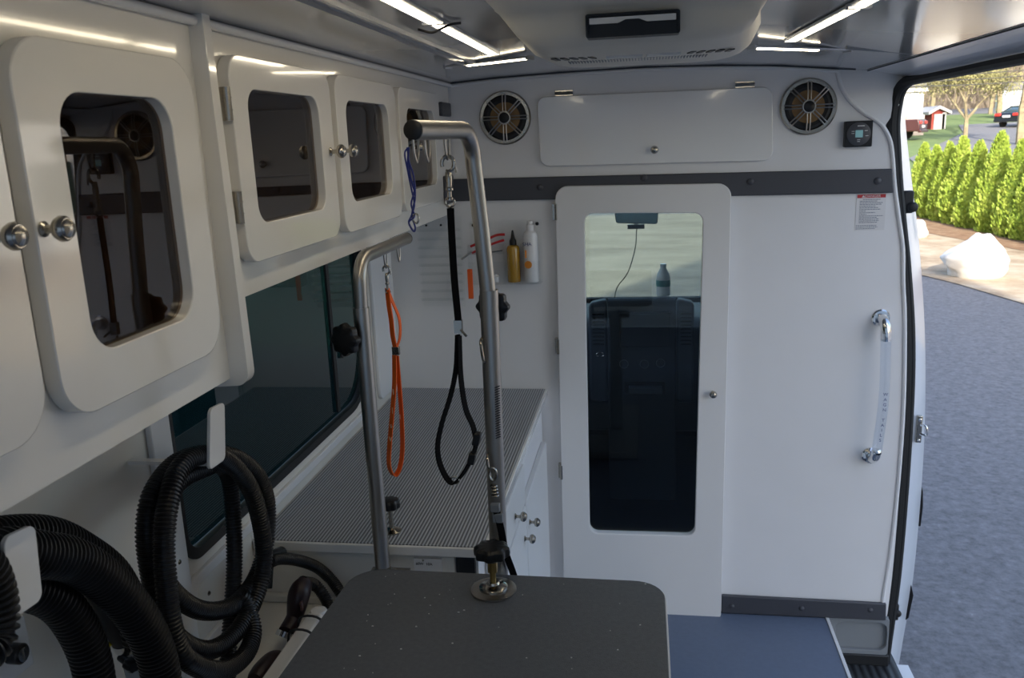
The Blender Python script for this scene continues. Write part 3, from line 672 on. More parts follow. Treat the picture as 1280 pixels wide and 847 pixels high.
# ------------------------------------------------------------------ wash tub beside the table
tb = thing('wash_tub', (-.6, 1.2, 0), 'white wash tub with a raised square rim along the left wall', 'tub')
b = B(); b.box(XL+.002, -.665, .55, 1.60, .60, .625); b.box(XL+.002, -.40, 1.594, 1.6055, .05, .748)
b.box(-.665, -.640, .50, 1.56, .10, .640); b.build('basin', 'wall_cream', tb, bevel=.008)
b = B(); b.prism(rpoly(rect(-.668, -.634, .66, .70), .006), MAPY(.50), 0, .93); b.box(-.655, -.645, .5, 1.42, .64, .66); b.build('rim', 'white_gloss', tb, bevel=.003)
b = B(); b.lathe([(.015, 0), (.019, .004), (.019, .03), (.015, .036), (0, .038)], (-.648, 1.44, .665), (0, 0, 1), 20); b.cyl((-.648, 1.44, .60), (-.648, 1.44, .67), .012); b.build('rim_post', 'white_gloss', tb)
b = B(); b.box(XL+.002, -.665, 1.580, 1.594, .625, .645); b.build('back_ledge', 'wall_cream', tb, bevel=.004)

# ------------------------------------------------------------------ grooming table
gt = thing('grooming_table', (-.26, 1.0, -.045), 'dark grey rubber-topped grooming table with rounded corners and light edge', 'table')
to = rpoly([(-.592, .30), (.040, .30), (.036, 1.432), (-.558, 1.437)], [.05, .05, .055, .06], 8)
b = B(); b.prism(to, MAPZ(.776), 0, .020); b.build('tabletop', 'edge_white', gt, bevel=.001)
ti = rpoly([(-.590, .302), (.037, .302), (.033, 1.430), (-.556, 1.435)], [.05, .05, .055, .06], 8)
b = B(); b.prism(ti, MAPZ(.796), 0, .004); b.build('rubber_top', 'table_grey', gt, bevel=.001)
b = B(); b.box(-.45, -.08, .55, 1.25, .70, .776); b.build('lift_frame', 'grey_plastic', gt, bevel=.006)
for x in (-.36, -.16):
    b = B(); b.box(x-.03, x+.03, .85, .95, .0, .70); b.build('lift_column', 'grey_plastic', gt, bevel=.006)
b = B(); b.box(-.5, -.04, .5, 1.3, -.044, .0); b.build('base', 'grey_plastic', gt, bevel=.008)
b = B(); random.seed(11)
for k in range(46):
    x = random.uniform(-.50, .0) if k % 2 else random.uniform(-.5, -.25); y = random.uniform(1.02, 1.42); s = random.uniform(.0008, .0018)
    b.obox((x, y, .8004+s*.3), s*random.uniform(1, 2), s, s*.6)
tag(b.build('debris_specks', 'edge_white'), 'tiny pale specks of debris scattered on the dark grooming tabletop', 'debris')['kind'] = 'stuff'

# ------------------------------------------------------------------ grooming arms
def star_knob(b, o, ax, r, h, lobes=8):
    o = Vec(o); ax = Vec(ax).normalized(); ref = Vec((0,0,1)) if abs(ax.z) < .9 else Vec((1,0,0)); u = ax.cross(ref).normalized(); v = ax.cross(u)
    n = lobes*8; lv = []
    for (k, hh) in ((.80, 0), (.98, h*.15), (1, h*.5), (.96, h*.8), (.80, h*.97), (.35, h), ):
        lv.append([b.bm.verts.new(o+ax*hh+(u*math.cos(2*math.pi*i/n)+v*math.sin(2*math.pi*i/n))*(r*k*(1-.075*(1-math.cos(lobes*2*math.pi*i/n))))) for i in range(n)])
    for A, Bq in zip(lv, lv[1:]):
        for i in range(n): b.face([A[i], A[(i+1) % n], Bq[(i+1) % n], Bq[i]])
    b.face(lv[0]); b.face(lv[-1])
def hook(b, p, d, s=1.0):
    """U shaped wire hook hanging under a bar running along d"""
    p = Vec(p); d = Vec(d).normalized()
    b.tube(spline([p+d*.008*s, p+d*.0065*s-Vec((0, 0, .014*s)), p+d*.003*s-Vec((0, 0, .022*s)), p-Vec((0, 0, .025*s)), p-d*.003*s-Vec((0, 0, .022*s)), p-d*.0065*s-Vec((0, 0, .014*s)), p-d*.008*s], per=5), .0016*s, 8)
def snap(par, o, s=1.0):
    """bolt snap hanging from o (eye loop at the top)"""
    o = Vec(o); b = B(); X = Vec((1, 0, 0)); Z = Vec((0, 0, 1))
    pts = [o+X*(math.cos(a)*.0085*s)+Z*(-.0095*s+math.sin(a)*.0105*s) for a in [math.pi*2*k/16 for k in range(-5, 10)]]
    b.tube(pts, .0026*s, 10); 
    b.lathe([(.0022*s, 0), (.0042*s, .003*s), (.0046*s, .012*s), (.0038*s, .022*s), (.0052*s, .0235*s), (.0052*s, .0265*s), (.003*s, .028*s), (.0028*s, .036*s), (.005*s, .037*s), (.005*s, .040*s), (.0, .041*s)], o-Z*.019*s, -Z, 14)
    b.tube([o+X*.006*s-Z*.017*s, o+X*.010*s-Z*.014*s, o+X*.011*s-Z*.022*s], .0015*s, 8)
    b.tube([o-Z*.058*s+X*(math.cos(a)*.0065*s)+Z*(math.sin(a)*.0065*s-.004*s) for a in [2*math.pi*k/14 for k in range(14)]], .0016*s, 8, closed=True)
    return b.build('bolt_snap', 'nickel', par)
na = thing('grooming_post', (-.274, 1.45, .60), 'near stainless steel grooming arm clamped to the dark tabletop', 'grooming arm')
yb = 1.462
n0, n1, n2 = PY(626, 760, yb), PY(611, 362, yb), PY(590, 165, yb)
endp = PX(517, 162.5, -.323)
b = B(); dv = (n1-n0).normalized(); b.lathe([(.0168, 0), (.0168, (n1-n0).length), (.0148, (n1-n0).length), (.0148, (n1-n0).length-.02)], n0, dv, 28); b.build('outer_sleeve', 'steel', na)
b = B(); zt = n2.z; bd_ = (endp-Vec((n2.x, n2.y, endp.z))); dn = bd_.normalized(); T = Vec((n2.x, n2.y, endp.z))
R0 = .055; arc = [T+Vec((0, 0, -R0))+dn*(R0*(1-math.cos(a)))+Vec((0, 0, R0*math.sin(a))) for a in [math.pi/2*k/10 for k in range(11)]]
b.tube([n1-dv*.03, n1*.5+arc[0]*.5]+arc+[endp], .0142, 26); b.build('bent_tube', 'steel', na)
b = B(); b.lathe([(.0142, 0), (.0146, .001), (.0142, .004), (.012, .005), (0, .005)], endp-dn*.0005, dn, 28); b.build('end_cap', 'black_plastic', na)
hooks_n = []
for (px, py) in ((519, 178), (533, 178), (557, 173)):
    q = None
    # solve for the point on the bar's underside seen at this column
    best = 9
    for k in range(60):
        c = T+(endp-T)*(k/59); w = c-CAM; z_ = w.dot(fw); u_ = 640+F*w.dot(rt)/z_
        if abs(u_-px) < best: best = abs(u_-px); q = c
    hooks_n.append(q-Vec((0, 0, .0135)))
for q in hooks_n: b = B(); hook(b, q, dn, 1.25); b.build('hook', 'steel', na)
q = PY(608, 387, yb); ax = Vec((.25, 1, 0)).normalized()
b = B(); star_knob(b, q+ax*.020, ax, .033, .020); b.cyl(q, q+ax*.022, .006); b.build('adjusting_knob', 'black_plastic', na)
for (px, py, rr) in ((604, 438, 1), (612, 582, 1)):
    q = PY(px, py, yb-.017); b = B(); b.tube(spline([q+Vec((-.002, .004, .022)), q+Vec((-.002, -.009, .018)), q+Vec((0, -.012, 0)), q+Vec((.002, -.009, -.018)), q+Vec((.002, .004, -.022))], per=5), .0028, 8)
    b.build('tie_ring', 'nickel', na)
b = B()
for k in range(22):
    q = PY(619-.0+k*.06, 483+k*3, yb-.013); b.obox(q+Vec((0.004, -.0015, 0)), .010, .001, .0018, ux=Vec((1, .25, .35)).normalized())
b.build('scale_marking', 'print_black', na)
# clamp on tabletop
cp = P(617, 737, 2, .801)
b = B(); b.lathe([(.042, 0), (.042, .0035), (.036, .005), (0, .005)], (cp.x, cp.y, .8005), (0, 0, 1), 40); b.build('clamp_plate', 'steel', na)
b = B(); b.lathe([(.026, 0), (.026, .004), (.022, .007), (.012, .009), (.010, .013)], (cp.x, cp.y, .8055), (0, 0, 1), 32); b.build('clamp_foot', 'nickel', na)
b = B(); b.cyl((cp.x, cp.y, .815), (cp.x, cp.y, .872), .0058, 16); b.lathe([(.0095, 0), (.0095, .02)], (cp.x, cp.y, .838), (0, 0, 1), 6); b.build('clamp_screw', 'brass', na)
b = B(); star_knob(b, (cp.x, cp.y, .868), (0, 0, 1), .034, .022); b.lathe([(.012, -.008), (.016, .0)], (cp.x, cp.y, .868), (0, 0, 1), 20); b.build('clamp_knob', 'black_plastic', na)
b = B(); b.box(cp.x-.02, n0.x+.02, cp.y+.02, yb+.0, .70, .74); b.build('clamp_jaw', 'steel', na, bevel=.003)

fa = thing('grooming_post', (-.55, 1.54, .74), 'far stainless steel grooming arm clamped to the ribbed worktop', 'grooming arm')
yf = 1.535
f0, f1 = PY(478.6, 707, yf), PY(451, 384, yf)
XA = f1.x+.004; fe = PX(508, 298, XA+.0)
b = B(); dv = (f1-f0).normalized(); b.lathe([(.0158, 0), (.0158, (f1-f0).length), (.0138, (f1-f0).length), (.0138, (f1-f0).length-.02)], f0, dv, 28); b.build('outer_sleeve', 'steel', fa)
T2 = Vec((XA-.002, yf, fe.z)); dn2 = (fe-T2).normalized(); R0 = .05
arc = [T2+Vec((0, 0, -R0))+dn2*(R0*(1-math.cos(a)))+Vec((0, 0, R0*math.sin(a))) for a in [math.pi/2*k/10 for k in range(11)]]
b = B(); b.tube([f1-dv*.03]+arc+[fe], .0132, 24); b.build('bent_tube', 'steel', fa)
b = B(); b.lathe([(.0132, 0), (.0135, .003), (0, .004)], fe, dn2, 24); b.build('end_cap', 'black_plastic', fa)
hooks_f = []
for px in (481, 497):
    best = 9
    for k in range(60):
        c = T2+(fe-T2)*(k/59); w = c-CAM; z_ = w.dot(fw); u_ = 640+F*w.dot(rt)/z_
        if abs(u_-px) < best: best = abs(u_-px); q = c
    hooks_f.append(q-Vec((0, 0, .0125)))
for q in hooks_f: b = B(); hook(b, q, dn2, 1.2); b.build('hook', 'steel', fa)
q = PY(438, 422, yf-.02); ax = Vec((-.35, -1, 0)).normalized()
b = B(); star_knob(b, q+ax*.006, ax, .033, .020); b.cyl(q-ax*.03, q+ax*.008, .006); b.build('adjusting_knob', 'black_plastic', fa)
b = B(); b.lathe([(.036, -.004), (.036, 0), (.024, .006), (.018, .010), (.0165, .016)], (f0.x, f0.y, .742-.012), (0, 0, 1), 32); b.box(f0.x-.032, f0.x+.05, 1.515, 1.565, .722, .732); b.build('base_flange', 'steel', fa)
q = P(490, 664, 2, .773)
b = B(); b.lathe([(.021, 0), (.021, .003), (.012, .007), (.007, .009)], (q.x, q.y, .7735), (0, 0, 1), 28); b.cyl((q.x, q.y, .78), (q.x, q.y, .832), .005); b.build('clamp_foot', 'nickel', fa)
b = B(); star_knob(b, (q.x, q.y, .828), (0, 0, 1), .023, .022); b.build('clamp_knob', 'black_plastic', fa)

# ------------------------------------------------------------------ leads
# black loop on near arm
q = hooks_n[2]-Vec((0, 0, .030))
bl = thing('grooming_loop', q, 'long black nylon grooming loop hanging from the near arm on a metal snap', 'lead')
yl = q.y; snap(bl, q+Vec((0, 0, .003)), 1.15)
b = B()
b.tube(spline([PY(563, 260, yl), PY(565, 300, yl), PY(568, 350, yl), PY(573, 402, yl)], per=6), 0, flat=(.0115, .004, (1, .3, 0))); b.build('upper_strap', 'strap_black', bl)
b = B(); b.obox(PY(573, 408, yl), .013, .010, .022); b.tube([PY(576, 412, yl-.006), PY(583, 420, yl-.012)], .002, 8); b.build('slide_lock', 'nickel', bl)
loop = [PY(572, 418, yl), PY(570, 460, yl), PY(563, 495, yl-.004), PY(552, 530, yl-.012), PY(547, 560, yl-.014), PY(552, 585, yl-.012), PY(565, 603, yl-.004), PY(580, 590, yl+.004), PY(594, 560, yl+.012), PY(592, 535, yl+.014), PY(582, 510, yl+.010), PY(576, 470, yl+.004), PY(574, 420, yl+.002)]
b = B(); b.tube(spline(loop, per=7), 0, flat=(.0105, .0028, (.55, 1, 0))); b.build('loop_strap', 'strap_black', bl)
for (x, y, h) in ((596, 548, .022), (590, 572, .020)):
    b = B(); b.obox(PY(x, y, yl+.010), .012, .018, h, uz=Vec((.25, 0, 1)).normalized(), ux=Vec((1, 0, -.25)).normalized()); b.build('buckle', 'black_plastic', bl, bevel=.002)
q = PY(568, 600, yl-.002); b = B(); b.tube([q+Vec((math.cos(a)*.008, 0, math.sin(a)*.006)) for a in [2*math.pi*k/14 for k in range(14)]], .0018, 8, closed=True); b.build('d_ring', 'nickel', bl)
# orange lanyard on far arm
q = hooks_f[0]-Vec((0, 0, .029))
ol = thing('orange_lead', q, 'bright orange printed lead loop hanging from the far arm', 'lead')
yo = q.y; snap(ol, q+Vec((0, 0, .003)), .85)
W = (.9, -.5, 0)
b = B(); b.tube(spline([PY(484, 360, yo), PY(486, 380, yo), PY(489, 400, yo-.004), PY(491, 420, yo-.002), PY(494, 434, yo)], per=6), 0, flat=(.0125, .0022, W))
b.tube(spline([PY(484, 360, yo), PY(491, 378, yo+.004), PY(499, 398, yo+.008), PY(500, 420, yo+.004), PY(496, 434, yo+.002)], per=6), 0, flat=(.008, .0022, (.3, 1, 0))); b.build('upper_strap', 'orange_web', ol)
b = B(); b.obox(PY(495, 438, yo), .016, .009, .018); b.build('metal_keeper', 'nickel', ol, bevel=.001)
lo = [PY(493, 444, yo-.002), PY(493, 480, yo-.006), PY(490, 520, yo-.010), PY(487, 555, yo-.012), PY(486, 578, yo-.012), PY(489, 590, yo-.008), PY(494, 594, yo), PY(500, 583, yo+.008), PY(503, 560, yo+.012), PY(502, 520, yo+.010), PY(499, 480, yo+.006), PY(496, 444, yo+.002)]
b = B(); b.tube(spline(lo, per=7), 0, flat=(.0135, .0022, (.85, -.6, 0))); b.build('loop_strap', 'orange_web', ol)
W_ = Vec((.85, -.6, 0)).normalized()
text('I', 'lettering', 'print_cream', ol, PY(491.5, 490, yo-.012), W_, (0, 0, 1), .018)
text('V', 'lettering', 'print_cream', ol, PY(488, 549, yo-.016), W_, (0, 0, 1), .015)
text('I', 'lettering', 'print_cream', ol, PY(500, 521, yo+.004), W_, (0, 0, 1), .016)
b = B()
for k in range(5):
    c = PY(489, 533, yo-.0165)+W_*((0, -.0035, -.0012, .0012, .0035)[k])+Vec((0, 0, (-.001, .002, .004, .004, .002)[k])); b.lathe([(.0024 if k == 0 else .001, 0), (0, .0004)], c, (-.5, -.85, 0), 10)
b.obox(PY(490.5, 513, yo-.0135), .001, .0005, .014); b.build('paw_print', 'print_cream', ol)
# blue coil
q = hooks_n[0]-Vec((0, 0, .024))
bc = thing('blue_cord_loop', q, 'thin dark blue cord loop hanging at the tip of the near arm', 'lead')
yc = q.y
b = B()
for dx, ph in ((0, 0), (4, 1.5)):
    b.tube(spline([PY(511-dx*.5, 184, yc), PY(506+dx, 192, yc), PY(510, 215, yc), PY(514+dx, 235, yc+.004), PY(518-dx, 255, yc), PY(514+dx, 270, yc), PY(511, 278, yc-.004), PY(517, 289, yc), PY(519, 284, yc+.002), PY(515, 268, yc+.003), PY(519, 245, yc), PY(517-dx, 220, yc), PY(511, 200, yc), PY(511-dx*.5, 184, yc)], per=6), .0013, 8)
b.build('cord', 'blue_cord', bc)
b = B(); c = PY(520, 273, yc); b.tube([c+Vec((math.cos(a)*.004, 0, math.sin(a)*.007)) for a in [2*math.pi*k/14 for k in range(14)]], .0014, 8, closed=True); b.build('metal_ring', 'nickel', bc)
# lower tether on near arm ring
ty = yb-.034
tt = thing('tether_strap', PY(613, 585, ty), 'short black tether strap snapped to the lower ring of the near arm', 'lead')
b = B(); c = PY(613, 600, ty)
b.tube([PY(616, 592, ty)+Vec((math.cos(a)*.007, 0, math.sin(a)*.012)) for a in [2*math.pi*k/16 for k in range(16)]], .0024, 8, closed=True)
for k in range(4): b.lathe([(.0062, 0), (.0074, .0015), (.0062, .003)], PY(617+k*.6, 606+k*4, ty), (0, 0, -1), 14)
b.build('swivel_snap', 'nickel', tt)
b = B(); c = PY(619, 634, ty); b.obox(c, .018, .012, .016); c = PY(622, 647, ty); b.obox(c, .020, .008, .018); b.build('buckle', 'grey_plastic', tt, bevel=.002)
b = B(); b.tube(spline([PY(620, 636, ty), PY(626, 660, ty), PY(632, 690, ty+.006), PY(642, 718, ty+.03), PY(648, 745, ty+.03)], per=6), 0, flat=(.013, .003, (1, .4, 0))); b.build('strap', 'strap_black', tt)

# ------------------------------------------------------------------ hose hangers and hoses
def hanger(q, X, label):
    q = [PX(x, y, X) for x, y in q]; t = thing('hose_hanger', (XL, q[3].y, q[3].z), label, 'hanger')
    b = B(); b.prism(rpoly([(v.y, v.z) for v in q], .010), MAPX(X), -.003, .003); b.build('plate', 'white_gloss', t, bevel=.001)
    yA = q[3].y+.25*(q[2].y-q[3].y); yB_ = yA+.014; b = B(); b.box(XL+.001, X+.002, yA, yB_, q[3].z+.002, q[3].z+.008); b.build('arm', 'white_gloss', t)
hanger([(261, 511), (279, 502), (280, 574), (260, 588)], -.70, 'white hanger plate by the window carrying the coiled ribbed hose')
hanger([(2, 672), (41, 654), (51, 748), (8, 778)], -.655, 'white hanger plate at the left edge carrying the thick ribbed hose')
def hose(pts, r, per=10): return spline([PX(x, y, X) for x, y, X in pts], per=per)
vh = thing('vacuum_hose', (-.76, 1.2, .7), 'thin black ribbed hose coiled in long loops over the white hanger by the window', 'hose')
coil = [(262, 582, -.755), (225, 600, -.755), (200, 640, -.75), (196, 690, -.75), (212, 735, -.75), (250, 762, -.748), (290, 757, -.745), (318, 725, -.74), (332, 680, -.735), (334, 630, -.735), (322, 595, -.735), (295, 572, -.737), (262, 568, -.74),
        (222, 578, -.742), (192, 615, -.745), (183, 660, -.745), (188, 710, -.742), (200, 760, -.74), (225, 800, -.735), (262, 812, -.73), (295, 790, -.727), (320, 745, -.725), (330, 700, -.722), (325, 650, -.720), (310, 605, -.720), (280, 573, -.720),
        (245, 570, -.718), (222, 590, -.715), (210, 630, -.71), (205, 680, -.705), (208, 730, -.70), (215, 785, -.695), (235, 825, -.69), (275, 838, -.69), (305, 820, -.70), (316, 790, -.71), (308, 755, -.73), (300, 745, -.74)]
b = B(); b.corr(hose(coil, 0), .0165, pitch=.0062, depth=.13); b.build('coil', 'hose_black', vh)
b = B(); b.corr(hose([(262, 572, -.775), (284, 592, -.775), (291, 640, -.775), (293, 700, -.77), (290, 760, -.765), (286, 810, -.755), (284, 860, -.745)], 0), .0155, pitch=.0062, depth=.13); b.build('hanging_end', 'hose_black', vh)
b = B(); b.tube(hose([(332, 735, -.76), (336, 700, -.76), (352, 690, -.755)], 0), .013, 14); b.build('cuff', 'smooth_hose', vh)
sh_ = hose([(338, 702, -.74), (350, 698, -.735), (372, 700, -.72), (395, 708, -.70), (412, 722, -.68), (424, 738, -.655), (436, 760, -.63)], 0)
b = B(); b.corr(sh_, .0125, pitch=.0045, depth=.08); tag(b.build('sprayer_hose', 'hose_black'), 'black ribbed hose arching along the far end of the tub behind the table corner', 'hose')
# clipper vac handpiece on the tub rim
hp = thing('blower_handpiece', (-.69, 1.38, .66), 'dark maroon handpiece lying against the tub rim with a ribbed hose', 'grooming tool')
hy = [(-.690, (381, 728)), (-.690, (374, 742)), (-.70, (368, 770)), (-.705, (358, 789))]
b = B(); cpts = [PX(p[0], p[1], X) for X, p in hy]; b.tube(spline(cpts, per=6), .02, 18, radii=[.016+.006*math.sin(math.pi*min(1, k/12)) for k in range(len(spline(cpts, per=6)))]); b.build('body', 'dark_red', hp)
b = B(); b.tube([PX(357, 789, -.705), PX(354, 796, -.708)], .017, 16); b.build('nozzle', 'chrome', hp)
b = B(); b.obox(PX(377, 757, -.676), .005, .009, .020); b.build('switch', 'truck_paint', hp, bevel=.002)
b = B(); b.corr(hose([(378, 727, -.69), (392, 730, -.685), (402, 740, -.67), (410, 755, -.655), (415, 775, -.64)], 0), .0125, pitch=.0045, depth=.1); b.build('hose', 'hose_black', hp)
for (px, py) in ((387, 770), (375, 787)):
    q = PX(px, py, -.651); b = B(); c = Vec((-.651, q.y, .680)); pts = [c+Vec((sx*.021, 0, sz*.024)) for sx, sz in ((-1, -1), (-1, 1), (1, 1), (1, -1))]
    b.tube(spline(pts, closed=True, per=5), .0024, 8, closed=True)
    tag(b.build('cable_tie', 'black_rubber'), 'black rubber band round the tub rim, the ' + ('farther one by the handpiece' if py < 780 else 'nearer one below the handpiece'), 'band')
b = B(); c0, c1 = PX(350, 818, -.695), PX(318, 850, -.70); b.tube(spline([c0, (c0+c1)/2+Vec((0, 0, .003)), c1], per=6), .016, 16, radii=[.009, .013, .016, .018, .019, .019, .019, .019, .019, .019, .018, .017, .014])
tag(b.build('second_handpiece', 'dark_red'), 'dark maroon rounded tool end at the bottom edge, left of the tub rim', 'grooming tool')
# thick dryer hoses
dh = thing('dryer_hose', (-.70, .9, .9), 'thick black ribbed dryer hose looped over the left hanger', 'hose')
b = B(); b.corr(hose([(-45, 760, -.69), (-30, 715, -.69), (5, 690, -.69), (50, 693, -.69), (95, 702, -.69), (140, 733, -.69), (175, 775, -.69), (196, 820, -.69), (204, 870, -.69), (205, 920, -.69)], 0), .0275, pitch=.0078, depth=.17, seg=22); b.build('front_run', 'hose_black', dh)
b = B(); b.corr(hose([(-60, 720, -.755), (-30, 680, -.755), (10, 668, -.755), (60, 668, -.755), (100, 685, -.755), (140, 715, -.75), (165, 760, -.745), (175, 800, -.74)], 0), .024, pitch=.0078, depth=.17, seg=20); b.build('back_run', 'hose_black', dh)
b = B(); b.corr(hose([(0, 735, -.73), (40, 738, -.725), (75, 755, -.72), (100, 790, -.72), (115, 830, -.72), (122, 880, -.72), (124, 920, -.72)], 0), .0255, pitch=.0078, depth=.17, seg=20); b.build('lower_run', 'hose_black', dh)
b = B(); b.corr(hose([(-40, 690, -.66), (-18, 720, -.66), (-8, 760, -.66), (-12, 800, -.66), (-40, 830, -.66)], 0), .024, pitch=.0078, depth=.17, seg=20); b.build('left_run', 'hose_black', dh)
# tap fitting behind the hose
tf = thing('tap_fitting', (-.79, 1.1, .8), 'black hose cuff with silver clamp above a grey tap with black knob', 'tap')
b = B(); b.tube(hose([(118, 728, -.80), (133, 752, -.80), (148, 785, -.80), (158, 800, -.80)], 0), .02, 18, radii=None); b.build('cuff', 'smooth_hose', tf)
b = B(); b.tube([PX(155, 797, -.80), PX(160, 806, -.80)], .0205, 20); b.build('hose_clamp', 'chrome', tf)
b = B(); b.tube([PX(160, 806, -.80), PX(172, 850, -.80)], .015, 18); b.build('pipe', 'grey_plastic', tf)
b = B(); q = PX(160, 828, -.785); star_knob(b, q, (1, -.6, 0), .011, .02, 6); b.cyl(q-Vec((.02, -.012, 0)), q, .006); b.build('tap_knob', 'black_plastic', tf)
b = B(); b.tube([PX(150, 797, -.81), PX(136, 805, -.81), PX(130, 820, -.82)], .004, 8); b.build('yellow_tube', 'yellow_tube', tf)
# dryer control plate
cpn = thing('dryer_control', (XL, .93, .87), 'white dryer control plate with a black knob in the lower left corner', 'control panel')
b = B(); q = [PX(x, y, XL) for x, y in ((-60, 830), (25, 768), (38, 828), (-50, 900))]; b.prism([(v.y, v.z) for v in q], MAPX(XL), .0005, .006); b.build('plate', 'bottle_white', cpn, bevel=.001)
q = PX(14, 816, XL+.006); b = B(); b.lathe([(.014, 0), (.014, .016), (.012, .018), (0, .018)], q, (1, 0, 0), 24); b.build('knob', 'black_plastic', cpn)
b = B(); b.lathe([(.010, .018), (.010, .0195), (0, .0195)], q, (1, 0, 0), 24); b.box(q.x+.019, q.x+.0215, q.y-.0015, q.y+.0015, q.z-.009, q.z+.009); b.build('knob_face', 'nickel', cpn)
text('Cool Dry', 'lettering', 'print_black', cpn, PX(-6, 793, XL+.0065), (0, 1, 0), (0, 0, 1), .010)

# ------------------------------------------------------------------ CAB beyond the partition door
b = B()
b.box(-.95, .84, 2.80, 5.2, -.25, -.20)
b.box(-.95, -.90, 2.80, 5.2, -.25, .90); b.box(.80, .86, 2.97, 5.2, -.25, .90)
b.box(-.95, .86, 4.98, 5.03, -.25, .66)
b.box(-.95, -.90, 2.80, 3.1, .90, 1.72); b.box(-.95, .76, 2.80, 4.05, 1.62, 1.66)
struct(b.build('floor_cab', 'cab_dark'))
dsh = thing('dashboard', (-.02, 4.0, .0), 'dark blue-grey van dashboard with centre console behind the partition glass', 'dashboard')
b = B(); b.prism(rpoly([(3.93, .20), (4.95, .20), (4.95, .64), (4.35, .72), (4.02, .745), (3.93, .68)], [.02, .02, .02, .05, .05, .04], 4), MAPX(-.9), 0, 1.74); b.build('dash_body', 'dash', dsh)
ctop = .862
b = B(); b.prism(rpoly([(3.80, -.10), (4.3, -.10), (4.3, ctop-.09), (3.93, ctop), (3.90, ctop-.02), (3.86, .35)], [.01, .01, .02, .02, .02, .05], 4), MAPX(-.175), 0, .315)
b.build('centre_console', 'dash', dsh, bevel=.008)
for s, x0, x1 in ((-1, -.262, -.178), (1, .143, .222)):
    b = B(); b.prism(rpoly([(x0, .36), (x1, .36), (x1, ctop-.002), (x0, ctop-.02)] if s < 0 else [(x0, .36), (x1, .36), (x1, ctop-.02), (x0, ctop-.002)], .02), MAPY(3.89), 0, .07); b.build('vent_pod', 'dash_light', dsh, bevel=.01)
    for k in range(9):
        b = B(); b.box(x0+.018, x1-.012, 3.882, 3.888, .645+k*.018, .652+k*.018); b.build('vent_slat', 'black_plastic', dsh)
b = B()
for (x, z) in ((-.10, .555), (-.005, .555), (.07, .56)): b.tube([Vec((x+math.cos(a)*.020, 3.872, z+math.sin(a)*.020)) for a in [2*math.pi*k/20 for k in range(20)]], .0016, 6, closed=True)
b.build('dial_ring', 'grey_plastic', dsh)
b = B(); b.box(-.12, .11, 3.862, 3.90, .64, .80); b.box(-.10, .09, 3.862, 3.895, .41, .47); b.build('radio', 'black_plastic', dsh, bevel=.003)
b = B(); q0 = PY(786, 482, 3.85); q1 = PY(828, 490, 3.85); b.box(q0.x, q1.x, 3.82, 3.86, q1.z, q0.z); b.build('tray_item', 'dash_light', dsh, bevel=.004)
b = B(); q = PY(750, 443, 3.88); b.tube([q+Vec((math.cos(a)*.018, 0, math.sin(a)*.010)) for a in [2*math.pi*k/16 for k in range(16)]], .002, 6, closed=True); b.build('key_ring', 'chrome', dsh)
for x, lab in ((-.55, 'dark cloth front seat left of the cab aisle'), (.47, 'dark cloth front seat right of the cab aisle')):
    st = thing('front_seat', (x, 3.3, -.2), lab, 'seat')
    b = B(); b.prism(rpoly(rect(x-.25, x+.25, 3.1, 3.62), .06), MAPZ(.0), 0, .22); b.build('cushion', 'seat_cloth', st, bevel=.03)
    b = B(); b.prism(rpoly([(3.08, .15), (3.22, .15), (3.12, .95), (2.98, .95)], .04), MAPX(x-.24), 0, .48); b.build('backrest', 'seat_cloth', st, bevel=.03)
    b = B(); b.box(x-.2, x+.2, 3.12, 3.58, -.2, .0); b.build('seat_base', 'cab_dark', st)
fl_ = PY(794, 655, 3.45)
b = B(); b.lathe([(.022, 0), (.025, .01), (.022, .045), (.015, .055), (0, .056)], (-.02, 3.2, -.2), (0, 0, 1), 16); tag(b.build('cab_cup', 'blue_cord'), 'small blue cup low on the cab floor behind the glass', 'cup')
# windscreen
b = B(); v = [(-.86, 5.0, .66), (.86, 5.0, .66), (.80, 4.10, 1.60), (-.80, 4.10, 1.60)]
f = [b.bm.verts.new(p) for p in v]; f2 = [b.bm.verts.new((x, y-.004, z-.004)) for x, y, z in v]; b.face(f); b.face(f2[::-1])
for i in range(4): b.face([f[i], f[(i+1) % 4], f2[(i+1) % 4], f2[i]])
struct(b.build('window_2', 'screen_glass', smooth=0))
b = B()
for s in (-1, 1): b.tube([(s*.86, 5.02, .66), (s*.81, 4.08, 1.62)], .04, 10)
struct(b.build('trim_20', 'cab_dark'))
mr = thing('rear_view_mirror', PY(795, 272, 4.1), 'rear view mirror hanging at the windscreen behind the partition glass', 'mirror')
q = [PY(x, y, 4.1) for x, y in ((768, 265), (823, 264), (822, 280), (770, 279))]
b = B(); b.prism(rpoly([(v.x, v.z) for v in q], .012), MAPY(4.1), 0, .03); b.build('housing', 'black_plastic', mr, bevel=.004)
b = B(); qq = [(v.x*.96-.0015, (v.z-q[0].z)*.86+q[0].z-.005) for v in q]; b.prism(rpoly(qq, .010), MAPY(4.098), 0, -.002); mat('mirror_dark', (.16, .21, .21), .08, metal=1); b.build('mirror_glass', 'mirror_dark', mr)
b = B(); c = PY(795, 283, 4.11); b.obox(c, .08, .03, .02); b.tube([c+Vec((0, .02, .0)), c+Vec((0, .05, .40))], .010, 8); b.build('stalk', 'black_plastic', mr)
b = B(); b.tube(spline([PY(796, 285, 4.12), PY(794, 310, 4.12), PY(785, 340, 4.10), PY(772, 358, 4.06), PY(768, 372, 4.0)], per=6), .0028, 6)
tag(b.build('mirror_cable', 'black_plastic'), 'thin black cable dangling from the mirror to the dashboard', 'cable')
wb = thing('water_bottle', (.088, 4.03, ctop), 'clear plastic water bottle with green label on top of the dashboard', 'bottle')
o = Vec((PY(829, 369, 4.0).x, 4.0, ctop-.004)); 
